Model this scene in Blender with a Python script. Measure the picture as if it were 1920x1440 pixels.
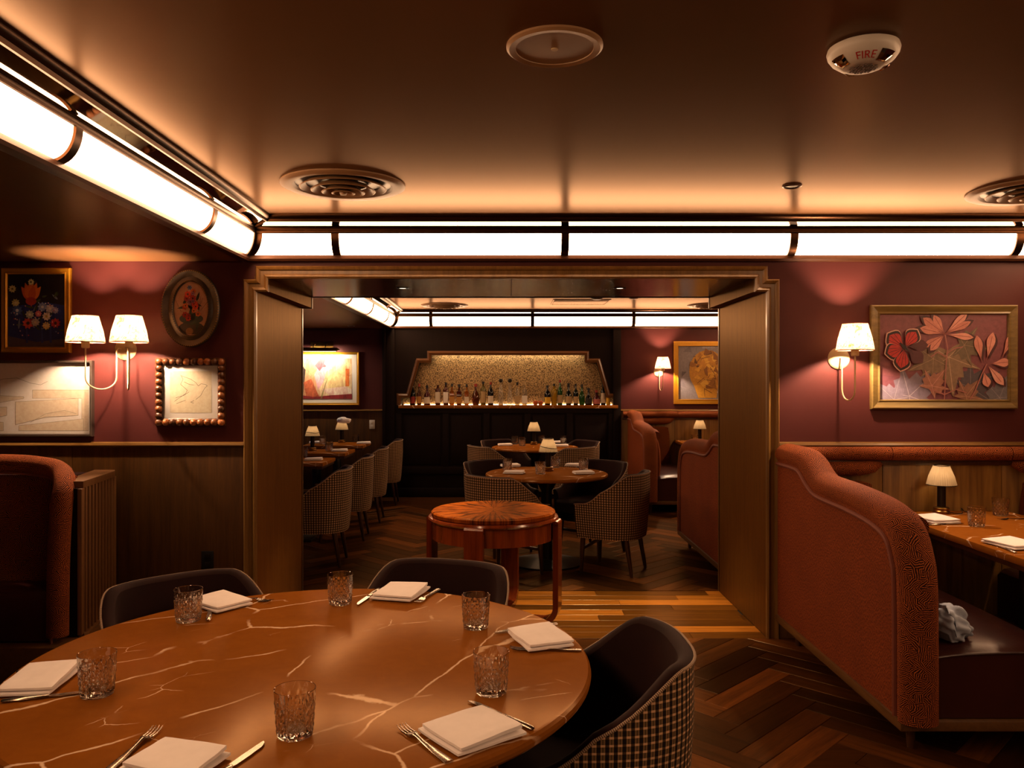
import bpy, bmesh, math, random
from math import sin, cos, pi, radians, sqrt, floor
from mathutils import Vector, Matrix, noise as mnoise

random.seed(7)
for o in list(bpy.data.objects):
    bpy.data.objects.remove(o)
SC = bpy.context.scene
COL = SC.collection

# ------------------------------------------------------------------ camera, world, exposure
F = 1510.0                       # focal length in pixels of the 1920 px wide frame
CX, CY, EYE = 950.0, 718.0, 1.5  # vanishing point in the frame, eye height
cam_d = bpy.data.cameras.new('camera')
cam_d.sensor_width = 36.0
cam_d.lens = 36.0 * F / 1920.0
cam_d.shift_x = (960 - CX) / 1920.0
cam_d.shift_y = -(720 - CY) / 1920.0
cam_d.clip_start = 0.02
cam = bpy.data.objects.new('camera', cam_d)
cam.location = (0, 0, EYE)
cam.rotation_euler = (pi / 2, 0, 0)
COL.objects.link(cam)
SC.camera = cam

world = bpy.data.worlds.new('world')
SC.world = world
world.use_nodes = True
world.node_tree.nodes['Background'].inputs[0].default_value = (0.02, 0.012, 0.008, 1)
world.node_tree.nodes['Background'].inputs[1].default_value = 0.1
vs = SC.view_settings
vs.view_transform = 'Standard'
vs.look = 'None'
vs.gamma = 1.0
vs.use_curve_mapping = False
vs.exposure = 0.0
SC.cycles.max_bounces = 7
SC.cycles.diffuse_bounces = 3
SC.cycles.glossy_bounces = 3
SC.cycles.transmission_bounces = 6
SC.cycles.use_light_tree = False
SC.cycles.use_adaptive_sampling = True
SC.cycles.adaptive_threshold = .035
SC.cycles.use_denoising = True
SC.cycles.sample_clamp_indirect = 4.0

COVE_E = 22.0        # cove glass radiance
BULB_W = 60.0       # bulb in a wall sconce, watts
LAMP_W = .4         # low bulb in a table lamp
SPOT_W = 200.0       # recessed downlights in the passage


# ------------------------------------------------------------------ small helpers
def lin(c):
    return c / 12.92 if c <= 0.04045 else ((c + 0.055) / 1.055) ** 2.4


def H(h, a=1.0):
    h = h.lstrip('#')
    return tuple(lin(int(h[i:i + 2], 16) / 255.0) for i in (0, 2, 4)) + (a,)


def on_plane(x, y, z):
    """floor-parallel plane of height z: where that picture point meets it"""
    Y = (EYE - z) * F / (y - CY)
    return ((x - CX) * Y / F, Y, z)


def at(x, y, Y):
    return ((x - CX) * Y / F, Y, EYE + (CY - y) * Y / F)


class MB:
    def __init__(s):
        s.v = []; s.f = []; s.uv = []; s.m = []; s.col = None

    def add(s, vs, fs, uvs=None, mi=0):
        b = len(s.v)
        s.v += [tuple(p) for p in vs]
        for i, f in enumerate(fs):
            s.f.append(tuple(b + k for k in f))
            s.uv.append(uvs[i] if uvs else None)
            s.m.append(mi)
        return s

    def box(s, x0, x1, y0, y1, z0, z1, mi=0):
        x0, x1 = min(x0, x1), max(x0, x1); y0, y1 = min(y0, y1), max(y0, y1); z0, z1 = min(z0, z1), max(z0, z1)
        v = [(x0, y0, z0), (x1, y0, z0), (x1, y1, z0), (x0, y1, z0), (x0, y0, z1), (x1, y0, z1), (x1, y1, z1), (x0, y1, z1)]
        return s.add(v, [(0, 3, 2, 1), (4, 5, 6, 7), (0, 1, 5, 4), (1, 2, 6, 5), (2, 3, 7, 6), (3, 0, 4, 7)], None, mi)

    def cbox(s, x0, x1, y0, y1, z0, z1, c=0.004):
        """box with chamfered edges"""
        x0, x1 = min(x0, x1), max(x0, x1); y0, y1 = min(y0, y1), max(y0, y1); z0, z1 = min(z0, z1), max(z0, z1)
        c = min(c, .45 * (x1 - x0), .45 * (y1 - y0), .45 * (z1 - z0))
        bm = bmesh.new()
        r = bmesh.ops.create_cube(bm, size=1.0)
        for v in bm.verts:
            v.co = Vector(((x0 + x1) / 2 + v.co.x * (x1 - x0), (y0 + y1) / 2 + v.co.y * (y1 - y0), (z0 + z1) / 2 + v.co.z * (z1 - z0)))
        bmesh.ops.bevel(bm, geom=list(bm.edges), offset=c, segments=2, profile=.6, affect='EDGES')
        bm.verts.index_update()
        s.add([v.co.copy() for v in bm.verts], [[v.index for v in f.verts] for f in bm.faces])
        bm.free()
        return s

    def prism(s, poly, axis, a0, a1):
        """polygon in the two other axes (kept in cyclic order x,y,z) pushed along an axis"""
        def P(p, a):
            return {'x': (a, p[0], p[1]), 'y': (p[0], a, p[1]), 'z': (p[0], p[1], a)}[axis]
        n = len(poly)
        v = [P(p, a0) for p in poly] + [P(p, a1) for p in poly]
        f = [tuple(range(n - 1, -1, -1)), tuple(range(n, 2 * n))]
        f += [(i, (i + 1) % n, n + (i + 1) % n, n + i) for i in range(n)]
        return s.add(v, f)

    def lathe(s, prof, seg=24, cx=0, cy=0, cz=0, rf=None, cap=True, uvs=True):
        v = []; f = []; uv = []
        n = len(prof)
        d = [0]
        for i in range(1, n):
            d.append(d[-1] + math.hypot(prof[i][0] - prof[i - 1][0], prof[i][1] - prof[i - 1][1]))
        for i, (r, z) in enumerate(prof):
            for k in range(seg):
                t = 2 * pi * k / seg
                rr = r + (rf(t, z, i) if rf else 0)
                v.append((cx + rr * cos(t), cy + rr * sin(t), cz + z))
        rm = max(p[0] for p in prof)
        for i in range(n - 1):
            for k in range(seg):
                k2 = (k + 1) % seg
                f.append((i * seg + k, i * seg + k2, (i + 1) * seg + k2, (i + 1) * seg + k))
                u0, u1 = rm * 2 * pi * k / seg, rm * 2 * pi * (k + 1) / seg
                uv.append([(u0, d[i]), (u1, d[i]), (u1, d[i + 1]), (u0, d[i + 1])])
        if cap:
            if prof[0][0] > 1e-5:
                f.append(tuple(range(seg - 1, -1, -1))); uv.append(None)
            if prof[-1][0] > 1e-5:
                f.append(tuple((n - 1) * seg + k for k in range(seg))); uv.append(None)
        return s.add(v, f, uv if uvs else None)

    def tube(s, path, r, seg=10, closed=False, ell=None, up=None):
        """round (or elliptic) tube along a path; ell=(in-plane, across) radii with `up` the across direction"""
        P = [Vector(p) for p in path]
        n = len(P)
        v = []; f = []; uv = []
        T = []
        for i in range(n):
            if closed:
                t = P[(i + 1) % n] - P[i - 1]
            else:
                t = P[min(i + 1, n - 1)] - P[max(i - 1, 0)]
            T.append(t.normalized())
        if up is not None:
            U = [Vector(up).normalized()] * n
        else:
            a = Vector((0, 0, 1)) if abs(T[0].z) < .9 else Vector((1, 0, 0))
            u = (a - T[0] * a.dot(T[0])).normalized()
            U = [u]
            for i in range(1, n):
                u = U[-1] - T[i] * U[-1].dot(T[i])
                U.append(u.normalized())
        L = [0]
        for i in range(1, n):
            L.append(L[-1] + (P[i] - P[i - 1]).length)
        for i in range(n):
            B = T[i].cross(U[i]).normalized()
            ra, rb = ell if ell else ((r[i], r[i]) if isinstance(r, (list, tuple)) else (r, r))
            for k in range(seg):
                t = 2 * pi * k / seg
                v.append(P[i] + B * ra * cos(t) + U[i] * rb * sin(t))
        rr = (ell[0] + ell[1]) / 2 if ell else (max(r) if isinstance(r, (list, tuple)) else r)
        for i in range(n if closed else n - 1):
            j = (i + 1) % n
            l0 = L[i]; l1 = L[j] if j else L[i] + (P[0] - P[i]).length
            for k in range(seg):
                k2 = (k + 1) % seg
                f.append((i * seg + k, i * seg + k2, j * seg + k2, j * seg + k))
                u0, u1 = rr * 2 * pi * k / seg, rr * 2 * pi * (k + 1) / seg
                uv.append([(l0, u0), (l0, u1), (l1, u1), (l1, u0)])
        if not closed:
            f.append(tuple(range(seg - 1, -1, -1))); uv.append(None)
            f.append(tuple((n - 1) * seg + k for k in range(seg))); uv.append(None)
        return s.add(v, f, uv)

    def grid(s, pts, closed_u=False, uvs=None, flip=False):
        """rows of points -> quads"""
        n = len(pts); m = len(pts[0])
        v = [p for row in pts for p in row]
        f = []; uv = []
        for i in range(n - 1):
            for k in range(m if closed_u else m - 1):
                k2 = (k + 1) % m
                q = (i * m + k, i * m + k2, (i + 1) * m + k2, (i + 1) * m + k)
                f.append(q[::-1] if flip else q)
                if uvs:
                    w = [uvs[i][k], uvs[i][k2], uvs[i + 1][k2], uvs[i + 1][k]]
                    uv.append(w[::-1] if flip else w)
        return s.add(v, f, uv if uvs else None)

    def move(s, dx=0, dy=0, dz=0):
        s.v = [(x + dx, y + dy, z + dz) for x, y, z in s.v]
        return s

    def mapv(s, fn):
        s.v = [tuple(fn(*p)) for p in s.v]
        return s

    def mesh(s, name, mats, smooth=True, ang=38, recalc=True):
        me = bpy.data.meshes.new(name)
        me.from_pydata(s.v, [], s.f)
        if recalc:
            bm = bmesh.new(); bm.from_mesh(me)
            bmesh.ops.recalc_face_normals(bm, faces=bm.faces)
            bm.to_mesh(me); bm.free()
        lay = me.uv_layers.new(name='UVMap')
        me.update()
        for p in me.polygons:
            uv = s.uv[p.index]
            src = s.f[p.index]
            nx, ny, nz = (abs(c) for c in p.normal)
            for li in p.loop_indices:
                vi = me.loops[li].vertex_index
                if uv:
                    lay.data[li].uv = uv[src.index(vi)]
                else:
                    x, y, z = me.vertices[vi].co
                    lay.data[li].uv = (y, z) if nx >= ny and nx >= nz else ((x, z) if ny >= nz else (x, y))
        if s.col:
            ca = me.color_attributes.new('Col', 'FLOAT_COLOR', 'CORNER')
            for p in me.polygons:
                c = s.col[p.index]
                for li in p.loop_indices:
                    ca.data[li].color = c
        for m in (mats if isinstance(mats, (list, tuple)) else [mats]):
            me.materials.append(m)
        for p in me.polygons:
            p.material_index = s.m[p.index]
        if smooth:
            me.polygons.foreach_set('use_smooth', [True] * len(me.polygons))
            me.set_sharp_from_angle(angle=radians(ang))
        me.update()
        return me


def put(name, me, parent=None, loc=(0, 0, 0), rot=(0, 0, 0), scale=None):
    o = bpy.data.objects.new(name, me)
    COL.objects.link(o)
    o.parent = parent
    o.location = loc
    o.rotation_euler = rot
    if scale:
        o.scale = scale
    return o


def build(name, mb, mat, parent=None, loc=(0, 0, 0), rot=(0, 0, 0), **k):
    return put(name, mb.mesh(name, mat, **k), parent, loc, rot)


def tag(o, label, cat, group=None):
    o['label'] = label
    o['category'] = cat
    if group:
        o['group'] = group
    return o


def thing(name, label, cat, loc=(0, 0, 0), rz=0, group=None):
    o = put(name, None, None, loc, (0, 0, rz))
    o.empty_display_size = .05
    return tag(o, label, cat, group)


def struct(name, mb, mat, parent=None, **k):
    o = build(name, mb, mat, parent, **k)
    if parent is None:
        o['kind'] = 'structure'
    return o


def copy_tree(o, parent=None):
    c = o.copy()
    COL.objects.link(c)
    c.parent = parent
    for ch in list(o.children):
        copy_tree(ch, c)
    return c


# ------------------------------------------------------------------ materials
class NT:
    def __init__(s, name):
        s.mat = bpy.data.materials.new(name)
        s.mat.use_nodes = True
        s.t = s.mat.node_tree
        s.b = s.t.nodes['Principled BSDF']
        s.out = s.t.nodes['Material Output']

    def n(s, kind, **k):
        nd = s.t.nodes.new('ShaderNode' + kind)
        for a, val in k.items():
            setattr(nd, a, val)
        return nd

    def l(s, a, b):
        s.t.links.new(a, b)
        return s

    def math(s, op, a, b=None, c=None):
        nd = s.n('Math', operation=op)
        for i, x in enumerate((a, b, c)):
            if x is None:
                continue
            if isinstance(x, (int, float)):
                nd.inputs[i].default_value = x
            else:
                s.l(x, nd.inputs[i])
        return nd.outputs[0]

    def mix(s, fac, a, b, mode='MIX'):
        nd = s.n('Mix', data_type='RGBA', blend_type=mode)
        for i, x in ((0, fac), (6, a), (7, b)):
            if isinstance(x, (int, float)):
                nd.inputs[i].default_value = x
            elif isinstance(x, tuple):
                nd.inputs[i].default_value = x
            else:
                s.l(x, nd.inputs[i])
        return nd.outputs[2]

    def coord(s, kind='Object', scale=(1, 1, 1), rot=(0, 0, 0)):
        tc = s.n('TexCoord')
        mp = s.n('Mapping')
        mp.inputs['Scale'].default_value = scale
        mp.inputs['Rotation'].default_value = rot
        s.l(tc.outputs[kind], mp.inputs[0])
        return mp.outputs[0]

    def noise(s, vec, scale=5, detail=3, rough=.5, dist=0):
        nd = s.n('TexNoise')
        nd.inputs['Scale'].default_value = scale
        nd.inputs['Detail'].default_value = detail
        nd.inputs['Roughness'].default_value = rough
        nd.inputs['Distortion'].default_value = dist
        s.l(vec, nd.inputs['Vector'])
        return nd.outputs[0]

    def ramp(s, fac, stops):
        nd = s.n('ValToRGB')
        el = nd.color_ramp.elements
        while len(el) < len(stops):
            el.new(.5)
        for e, (p, c) in zip(el, stops):
            e.position = p
            e.color = c if isinstance(c, tuple) else (c, c, c, 1)
        s.l(fac, nd.inputs[0])
        return nd.outputs[0]

    def bump(s, h, strength=.3, dist=.002):
        nd = s.n('Bump')
        nd.inputs['Strength'].default_value = strength
        nd.inputs['Distance'].default_value = dist
        s.l(h, nd.inputs['Height'])
        s.l(nd.outputs[0], s.b.inputs['Normal'])
        return s

    def set(s, **k):
        for a, val in k.items():
            a = a.replace('_', ' ')
            inp = s.b.inputs[a]
            if isinstance(val, (int, float, tuple)):
                inp.default_value = val
            else:
                s.l(val, inp)
        return s


def tinted_satin(n, tint, rough, fac):
    """matt body under a thin warm lacquer: swap the principled node for diffuse + tinted gloss"""
    df = n.n('BsdfDiffuse'); gl = n.n('BsdfGlossy'); mx = n.n('MixShader')
    b = n.b
    for l in list(n.t.links):
        if l.to_node == b and l.to_socket.name == 'Base Color':
            n.l(l.from_socket, df.inputs['Color'])
        if l.to_node == b and l.to_socket.name == 'Normal':
            n.l(l.from_socket, df.inputs['Normal']); n.l(l.from_socket, gl.inputs['Normal'])
    gl.inputs['Color'].default_value = tint
    gl.inputs['Roughness'].default_value = rough
    lw = n.n('LayerWeight'); lw.inputs[0].default_value = .5
    n.l(n.math('MULTIPLY', n.math('ADD', n.math('MULTIPLY', n.math('POWER', lw.outputs['Facing'], 4.0), 2.0), 1.0), fac), mx.inputs[0])
    n.l(df.outputs[0], mx.inputs[1]); n.l(gl.outputs[0], mx.inputs[2])
    n.l(mx.outputs[0], n.out.inputs[0])
    n.t.nodes.remove(b)
    return n


def m_plain(name, col, rough=.5, metal=0, var=.12, scale=18, **k):
    n = NT(name)
    c = H(col)
    v = n.noise(n.coord('Object'), scale, 4)
    d = tuple(x * (1 - var) for x in c[:3]) + (1,)
    b = tuple(min(1, x * (1 + var)) for x in c[:3]) + (1,)
    n.set(Base_Color=n.mix(v, d, b), Roughness=rough, Metallic=metal, **k)
    return n.mat


def m_wood(name, dark, light, axis='z', rough=.4, coat=0.0, scale=1.0, contrast=(.3, .7), fine=.5, rnd=False, spec=.5, satin=None):
    """grain running along one object axis"""
    n = NT(name)
    st = {'x': (.06, 1, 1), 'y': (1, .06, 1), 'z': (1, 1, .06)}[axis]
    vec = n.coord('Object', tuple(q * scale for q in st))
    if rnd:
        oi = n.n('ObjectInfo')
        add = n.n('VectorMath', operation='ADD')
        n.l(vec, add.inputs[0])
        cmb = n.n('CombineXYZ')
        sc = n.math('MULTIPLY', oi.outputs['Random'], 37.0)
        for i in range(3):
            n.l(sc, cmb.inputs[i])
        n.l(cmb.outputs[0], add.inputs[1])
        vec = add.outputs[0]
    a = n.noise(vec, 22, 5, .6, .6)
    b = n.noise(vec, 160, 2, .6)
    g = n.math('ADD', n.math('MULTIPLY', a, 1 - fine * .5), n.math('MULTIPLY', b, fine * .5))
    colr = n.ramp(g, [(contrast[0], H(dark)), (contrast[1], H(light))])
    if rnd:
        f = n.math('ADD', n.math('MULTIPLY', n.math('POWER', oi.outputs['Random'], 1.8), 1.9), .32)
        mm = n.n('VectorMath', operation='SCALE')
        n.l(colr, mm.inputs[0]); n.l(f, mm.inputs['Scale'])
        colr = mm.outputs[0]
    n.set(Base_Color=colr, Roughness=rough, Coat_Weight=coat, Coat_Roughness=.12)
    n.b.inputs['Specular IOR Level'].default_value = spec
    n.bump(g, .12, .001)
    if satin:
        tinted_satin(n, satin[0], satin[1], satin[2])
    return n.mat


def m_metal(name, col, rough=.3, metal=1.0):
    n = NT(name)
    v = n.noise(n.coord('Object'), 60, 3)
    c = H(col)
    n.set(Base_Color=n.mix(v, tuple(x * .8 for x in c[:3]) + (1,), c), Metallic=metal,
          Roughness=n.math('ADD', n.math('MULTIPLY', v, .12), rough - .06))
    return n.mat


M = {}
# painted plaster
n = NT('plum_wall_paint')
v = n.noise(n.coord('Object'), 3.5, 6, .6)
n.set(Base_Color=n.mix(v, H('#481f1c'), H('#542623')), Roughness=.5)
n.b.inputs['Specular IOR Level'].default_value = .2
n.bump(n.noise(n.coord('Object'), 140, 3), .06, .001)
M['wall'] = n.mat
n = NT('tan_ceiling_paint')
v = n.noise(n.coord('Object', (1, .35, 1)), 2.2, 6, .65)
n.set(Base_Color=n.mix(v, H('#58381e'), H('#624024')), Roughness=n.math('ADD', n.math('MULTIPLY', v, .14), .28))
n.b.inputs['Specular IOR Level'].default_value = .09
n.bump(n.noise(n.coord('Object', (1, .3, 1)), 5, 5, .6), .10, .004)
tinted_satin(n, (1, .79, .62, 1), .27, .064)
M['ceiling'] = n.mat
M['dado'] = m_wood('oiled_oak_panel', '#38200a', '#52320f', 'z', .5, .0, 1.2, (.35, .65), .5, False, .25)
M['jamb'] = m_wood('brown_jamb_panel', '#4a2c0c', '#664013', 'z', .5, 0, 2.2, (.35, .65), .9, False, .12, ((1, .72, .44, 1), .38, .06))
M['soffit'] = m_wood('brown_soffit_panel', '#4a2d16', '#63401f', 'x', .22, .3, 1.5, (.35, .65))
M['trim'] = m_wood('moulded_trim_wood', '#5f4018', '#7a5628', 'z', .32, .2, 1.5, (.35, .65))
M['trimx'] = m_wood('moulded_rail_wood', '#5f4018', '#7a5628', 'x', .32, .2, 1.5, (.35, .65))
M['bar'] = m_wood('dark_bar_panel', '#120907', '#1a0d09', 'z', .6, .0, 1.2, (.3, .7), .5, False, .12)
M['barframe'] = m_wood('bar_niche_frame', '#4a2a12', '#6a4420', 'x', .3, .1, 1.5)
M['plank'] = m_wood('walnut_plank', '#1c0d05', '#5e3412', 'x', .40, .0, 1.3, (.25, .78), .6, True, .14, ((1, .70, .40, 1), .30, .035))
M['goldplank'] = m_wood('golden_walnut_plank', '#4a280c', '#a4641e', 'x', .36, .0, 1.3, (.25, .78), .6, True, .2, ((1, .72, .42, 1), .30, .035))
M['slab'] = m_plain('floor_joint', '#0c0705', .8)
M['plinth'] = m_wood('walnut_plinth', '#4a2f16', '#684522', 'y', .38, .1, 1.5)
M['slat'] = m_wood('walnut_slat', '#5a3a1c', '#7d5430', 'z', .4, .1, 1.5)
M['veneer'] = m_wood('striped_wall_veneer', '#5a3a16', '#9a7236', 'z', .38, .1, 1.0, (.3, .72), .25)
M['chairleg'] = m_wood('dark_chair_leg', '#2c170d', '#472715', 'z', .35, .2, 2)
M['burl'] = m_wood('rosewood_apron', '#3a1206', '#8a3a12', 'z', .16, .6, .8, (.25, .75), .3)
M['burlleg'] = m_wood('rosewood_leg', '#431608', '#7c3210', 'z', .14, .6, .7, (.3, .7), .3)
# radial rosewood top
n = NT('rosewood_radial_top')
tc = n.n('TexCoord')
sx = n.n('SeparateXYZ'); n.l(tc.outputs['Object'], sx.inputs[0])
ang = n.math('ARCTAN2', sx.outputs[1], sx.outputs[0])
cm = n.n('CombineXYZ')
n.l(n.math('MULTIPLY', n.math('ABSOLUTE', n.math('SINE', n.math('MULTIPLY', ang, 2.0))), 2.0), cm.inputs[0])
n.l(n.math('MULTIPLY', n.math('SQRT', n.math('ADD', n.math('POWER', sx.outputs[0], 2), n.math('POWER', sx.outputs[1], 2))), .7), cm.inputs[1])
a = n.noise(cm.outputs[0], 6, 5, .65, .6)
b = n.noise(tc.outputs['Object'], 13, 4, .6)
g = n.math('ADD', n.math('MULTIPLY', a, .75), n.math('MULTIPLY', b, .25))
n.set(Base_Color=n.ramp(g, [(.38, H('#220c03')), (.46, H('#57250a')), (.54, H('#7a370b')), (.64, H('#8e4810'))]), Roughness=.35)
n.b.inputs['Specular IOR Level'].default_value = .12
tinted_satin(n, (1, .6, .3, 1), .25, .03)
M['burltop'] = n.mat
# marble
n = NT('brown_veined_marble')
vec = n.coord('Object')
big = n.noise(vec, 2.2, 5, .6)
base = n.mix(n.noise(vec, 14, 6, .7, .5), H('#774314'), H('#8e541b'))
warp = n.n('Mix', data_type='VECTOR')
nz = n.n('TexNoise'); nz.inputs['Scale'].default_value = 3.0; nz.inputs['Detail'].default_value = 6
n.l(vec, nz.inputs['Vector'])
warp.inputs[0].default_value = .11
vst = n.coord('Object', (1.45, .75, 1), (0, 0, radians(47)))
vst.node.vector_type = 'TEXTURE'
n.l(vst, warp.inputs[4]); n.l(nz.outputs[1], warp.inputs[5])
vo = n.n('TexVoronoi', feature='DISTANCE_TO_EDGE'); vo.inputs['Scale'].default_value = 2.7
n.l(warp.outputs[1], vo.inputs['Vector'])
vw = n.math('ADD', n.math('MULTIPLY', n.noise(vec, 7, 2), .012), .0)
vein = n.math('LESS_THAN', vo.outputs['Distance'], vw)
vein1 = n.ramp(n.math('DIVIDE', vo.outputs['Distance'], .015), [(.25, 1.0), (.7, 0.0)])
mask = n.ramp(n.noise(vec, 3.3, 3), [(.44, 0.0), (.54, 1.0)])
vo2 = n.n('TexVoronoi', feature='DISTANCE_TO_EDGE'); vo2.inputs['Scale'].default_value = 7.5
n.l(warp.outputs[1], vo2.inputs['Vector'])
vein2 = n.ramp(n.math('DIVIDE', vo2.outputs['Distance'], .012), [(.3, 1.0), (.8, 0.0)])
mask2 = n.ramp(n.noise(vec, 5.1, 2), [(.62, 0.0), (.68, 1.0)])
vm = n.math('MAXIMUM', n.math('MULTIPLY', vein1, mask), n.math('MULTIPLY', n.math('MULTIPLY', vein2, mask2), .8))
n.set(Base_Color=n.mix(n.math('MULTIPLY', vm, .85), base, H('#e6c6a4')), Roughness=.27)
n.b.inputs['Specular IOR Level'].default_value = .09
tinted_satin(n, (1, .72, .44, 1), .19, .036)
M['marble'] = n.mat


def maze(name, dark, light, period=.011, cell=20.0, flat=False):
    n = NT(name)
    uv = n.n('TexCoord').outputs['UV']
    if flat:      # fine slanted weave of the outer panels
        st = n.coord('UV', (1, .35, 1), (0, 0, radians(24)))
        w = n.noise(st, 300, 2, .5)
        f = n.ramp(w, [(.40, 0.0), (.64, 1.0)])
    else:
        vo = n.n('TexVoronoi', voronoi_dimensions='2D'); vo.inputs['Scale'].default_value = cell
        wz = n.n('TexNoise', noise_dimensions='2D'); wz.inputs['Scale'].default_value = 30
        n.l(uv, wz.inputs['Vector'])
        wp = n.n('Mix', data_type='VECTOR'); wp.inputs[0].default_value = .012
        n.l(uv, wp.inputs[4]); n.l(wz.outputs[1], wp.inputs[5])
        n.l(wp.outputs[1], vo.inputs['Vector'])
        sp = n.n('SeparateColor'); n.l(vo.outputs['Color'], sp.inputs[0])
        an = n.math('MULTIPLY', n.math('FLOOR', n.math('MULTIPLY', sp.outputs[0], 3.999)), pi / 4)
        vr = n.n('VectorRotate', rotation_type='Z_AXIS')
        n.l(wp.outputs[1], vr.inputs['Vector']); n.l(an, vr.inputs['Angle'])
        s3 = n.n('SeparateXYZ'); n.l(vr.outputs[0], s3.inputs[0])
        w = n.math('SINE', n.math('MULTIPLY', s3.outputs[0], 2 * pi / period))
        f = n.math('MULTIPLY', n.ramp(n.math('ADD', n.math('MULTIPLY', w, .5), .5), [(.48, 0.0), (.85, 1.0)]), n.ramp(n.noise(n.coord('UV'), 420, 1), [(.36, .25), (.56, 1.0)]))
    big = n.noise(n.coord('Object'), 5, 4)
    f2 = n.math('MULTIPLY', f, n.math('ADD', n.math('MULTIPLY', big, .8), .5))
    n.set(Base_Color=n.mix(f2, H(dark), H(light)), Roughness=.85, Sheen_Weight=.35, Sheen_Roughness=.4, Sheen_Tint=H('#c8643a'))
    n.b.inputs['Specular IOR Level'].default_value = .15
    n.bump(f, .5, .0015)
    return n.mat


M['maze'] = maze('rust_maze_velvet', '#240b06', '#c06428', .0068, 36.0)
M['weave'] = maze('rust_slanted_weave', '#481c0b', '#8c4218', flat=True)
M['pipe'] = m_plain('rust_piping', '#6e3320', .7)
n = NT('burgundy_leather')
vv = n.coord('Object')
n.set(Base_Color=n.mix(n.noise(vv, 6, 4), H('#2c0f0c'), H('#3c1812')), Roughness=n.math('ADD', n.math('MULTIPLY', n.noise(vv, 9, 3), .14), .25))
n.bump(n.noise(n.coord('Object', (1, .5, 1)), 11, 4, .6), .25, .01)
M['leather'] = n.mat
n = NT('black_brown_velvet')
n.set(Base_Color=n.mix(n.noise(n.coord('Object'), 14, 4), H('#190706'), H('#280d09')), Roughness=.8, Sheen_Weight=.1, Sheen_Roughness=.5, Sheen_Tint=H('#5a2a1a'))
n.b.inputs['Specular IOR Level'].default_value = .2
M['velvet'] = n.mat
# checked tweed
n = NT('checked_tweed')
s2 = n.n('SeparateXYZ'); n.l(n.n('TexCoord').outputs['UV'], s2.inputs[0])
fu = n.math('FRACT', n.math('DIVIDE', s2.outputs[0], .021))
fv = n.math('FRACT', n.math('DIVIDE', s2.outputs[1], .019))
du = n.math('LESS_THAN', fu, .46)
thin = n.math('LESS_THAN', n.math('ABSOLUTE', n.math('SUBTRACT', fu, .73)), .07)
lv = n.math('LESS_THAN', fv, .30)
c0 = n.mix(du, H('#8c7150'), H('#1e1510'))
c1 = n.mix(n.math('MULTIPLY', thin, .7), c0, H('#2a1d14'))
cl = n.mix(du, H('#e0c49c'), H('#5e4630'))
c2 = n.mix(n.math('MULTIPLY', lv, .9), c1, cl)
mic = n.noise(n.coord('UV'), 700, 1)
n.set(Base_Color=n.mix(.4, c2, n.mix(mic, H('#1a130e'), H('#a08660')), 'OVERLAY'), Roughness=.9)
n.b.inputs['Specular IOR Level'].default_value = .2
n.bump(mic, .3, .001)
M['tweed'] = n.mat
n = NT('cord_piping')
w = n.n('TexWave'); w.inputs['Scale'].default_value = 60; w.bands_direction = 'X'
n.l(n.n('TexCoord').outputs['UV'], w.inputs['Vector'])
n.set(Base_Color=n.mix(w.outputs[1], H('#3b241a'), H('#c0a080')), Roughness=.7)
M['cord'] = n.mat
# metals
M['bronze'] = m_metal('dark_bronze', '#3a2415', .35)
M['brownbronze'] = m_plain('brown_bronze_trim', '#4a2a16', .35, .4)  # browner and less metallic than the dark bronze
M['steel'] = m_metal('steel_cutlery', '#b9aa9a', .2)
M['brass'] = m_metal('aged_brass', '#8d6a34', .3)
M['stemdark'] = m_metal('dark_lamp_stem', '#2b2118', .35, .7)
M['cream'] = m_plain('cream_enamel', '#c4a77c', .4)
M['gold'] = m_metal('gilt_frame', '#c48a1c', .42, .45)
M['olive'] = m_wood('olive_gilt_frame', '#5e4a22', '#8a6f3a', 'x', .4, 0, 2)
M['grey'] = m_plain('grey_metal_frame', '#4d4038', .35, .5)
M['ovalframe'] = m_plain('dark_oval_moulding', '#453526', .35, .2, .3, 60)
M['bead'] = m_wood('turned_wood_bead', '#5a2f16', '#9a5a2a', 'z', .35, .2, 3, (.3, .7), .4, True)
M['mat'] = m_plain('white_mount_card', '#e6dccf', .6, 0, .03)
M['white'] = m_plain('white_plastic', '#d8cdc0', .4, 0, .03)
M['black'] = m_plain('black_plastic', '#0b0908', .4)
M['grillewhite'] = m_plain('painted_ceiling_fitting', '#9b7550', .45, 0, .05)
M['ventbrown'] = m_plain('enamel_vent', '#8a6644', .5, 0, .05)
M['linen'] = m_plain('white_linen', '#f3e9e6', .85, 0, .05, 40)
M['cloth'] = m_plain('pale_blue_cotton', '#a2abbd', .85, 0, .06, 30)
M['paper'] = m_plain('cream_paper', '#cdbfa8', .8)
n = NT('bevelled_mirror'); n.set(Base_Color=(.72, .66, .58, 1), Metallic=1.0, Roughness=.03); M['mirror'] = n.mat
n = NT('framed_glass'); n.set(Base_Color=(1, 1, 1, 1), Roughness=.02, Transmission_Weight=1.0, IOR=1.45); M['glaze'] = n.mat
# thin pane in front of pictures: lets light through and gives a sharp glint
n = NT('picture_glazing')
tr = n.n('BsdfTransparent'); gl = n.n('BsdfGlossy'); gl.inputs['Roughness'].default_value = .03
fr = n.n('LayerWeight'); fr.inputs[0].default_value = .5
mx = n.n('MixShader'); n.l(n.math('ADD', n.math('MULTIPLY', n.math('POWER', fr.outputs['Facing'], 4.0), .8), .045), mx.inputs[0]); n.l(tr.outputs[0], mx.inputs[1]); n.l(gl.outputs[0], mx.inputs[2])
n.l(mx.outputs[0], n.out.inputs[0]); n.t.nodes.remove(n.b); M['pane'] = n.mat
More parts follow.
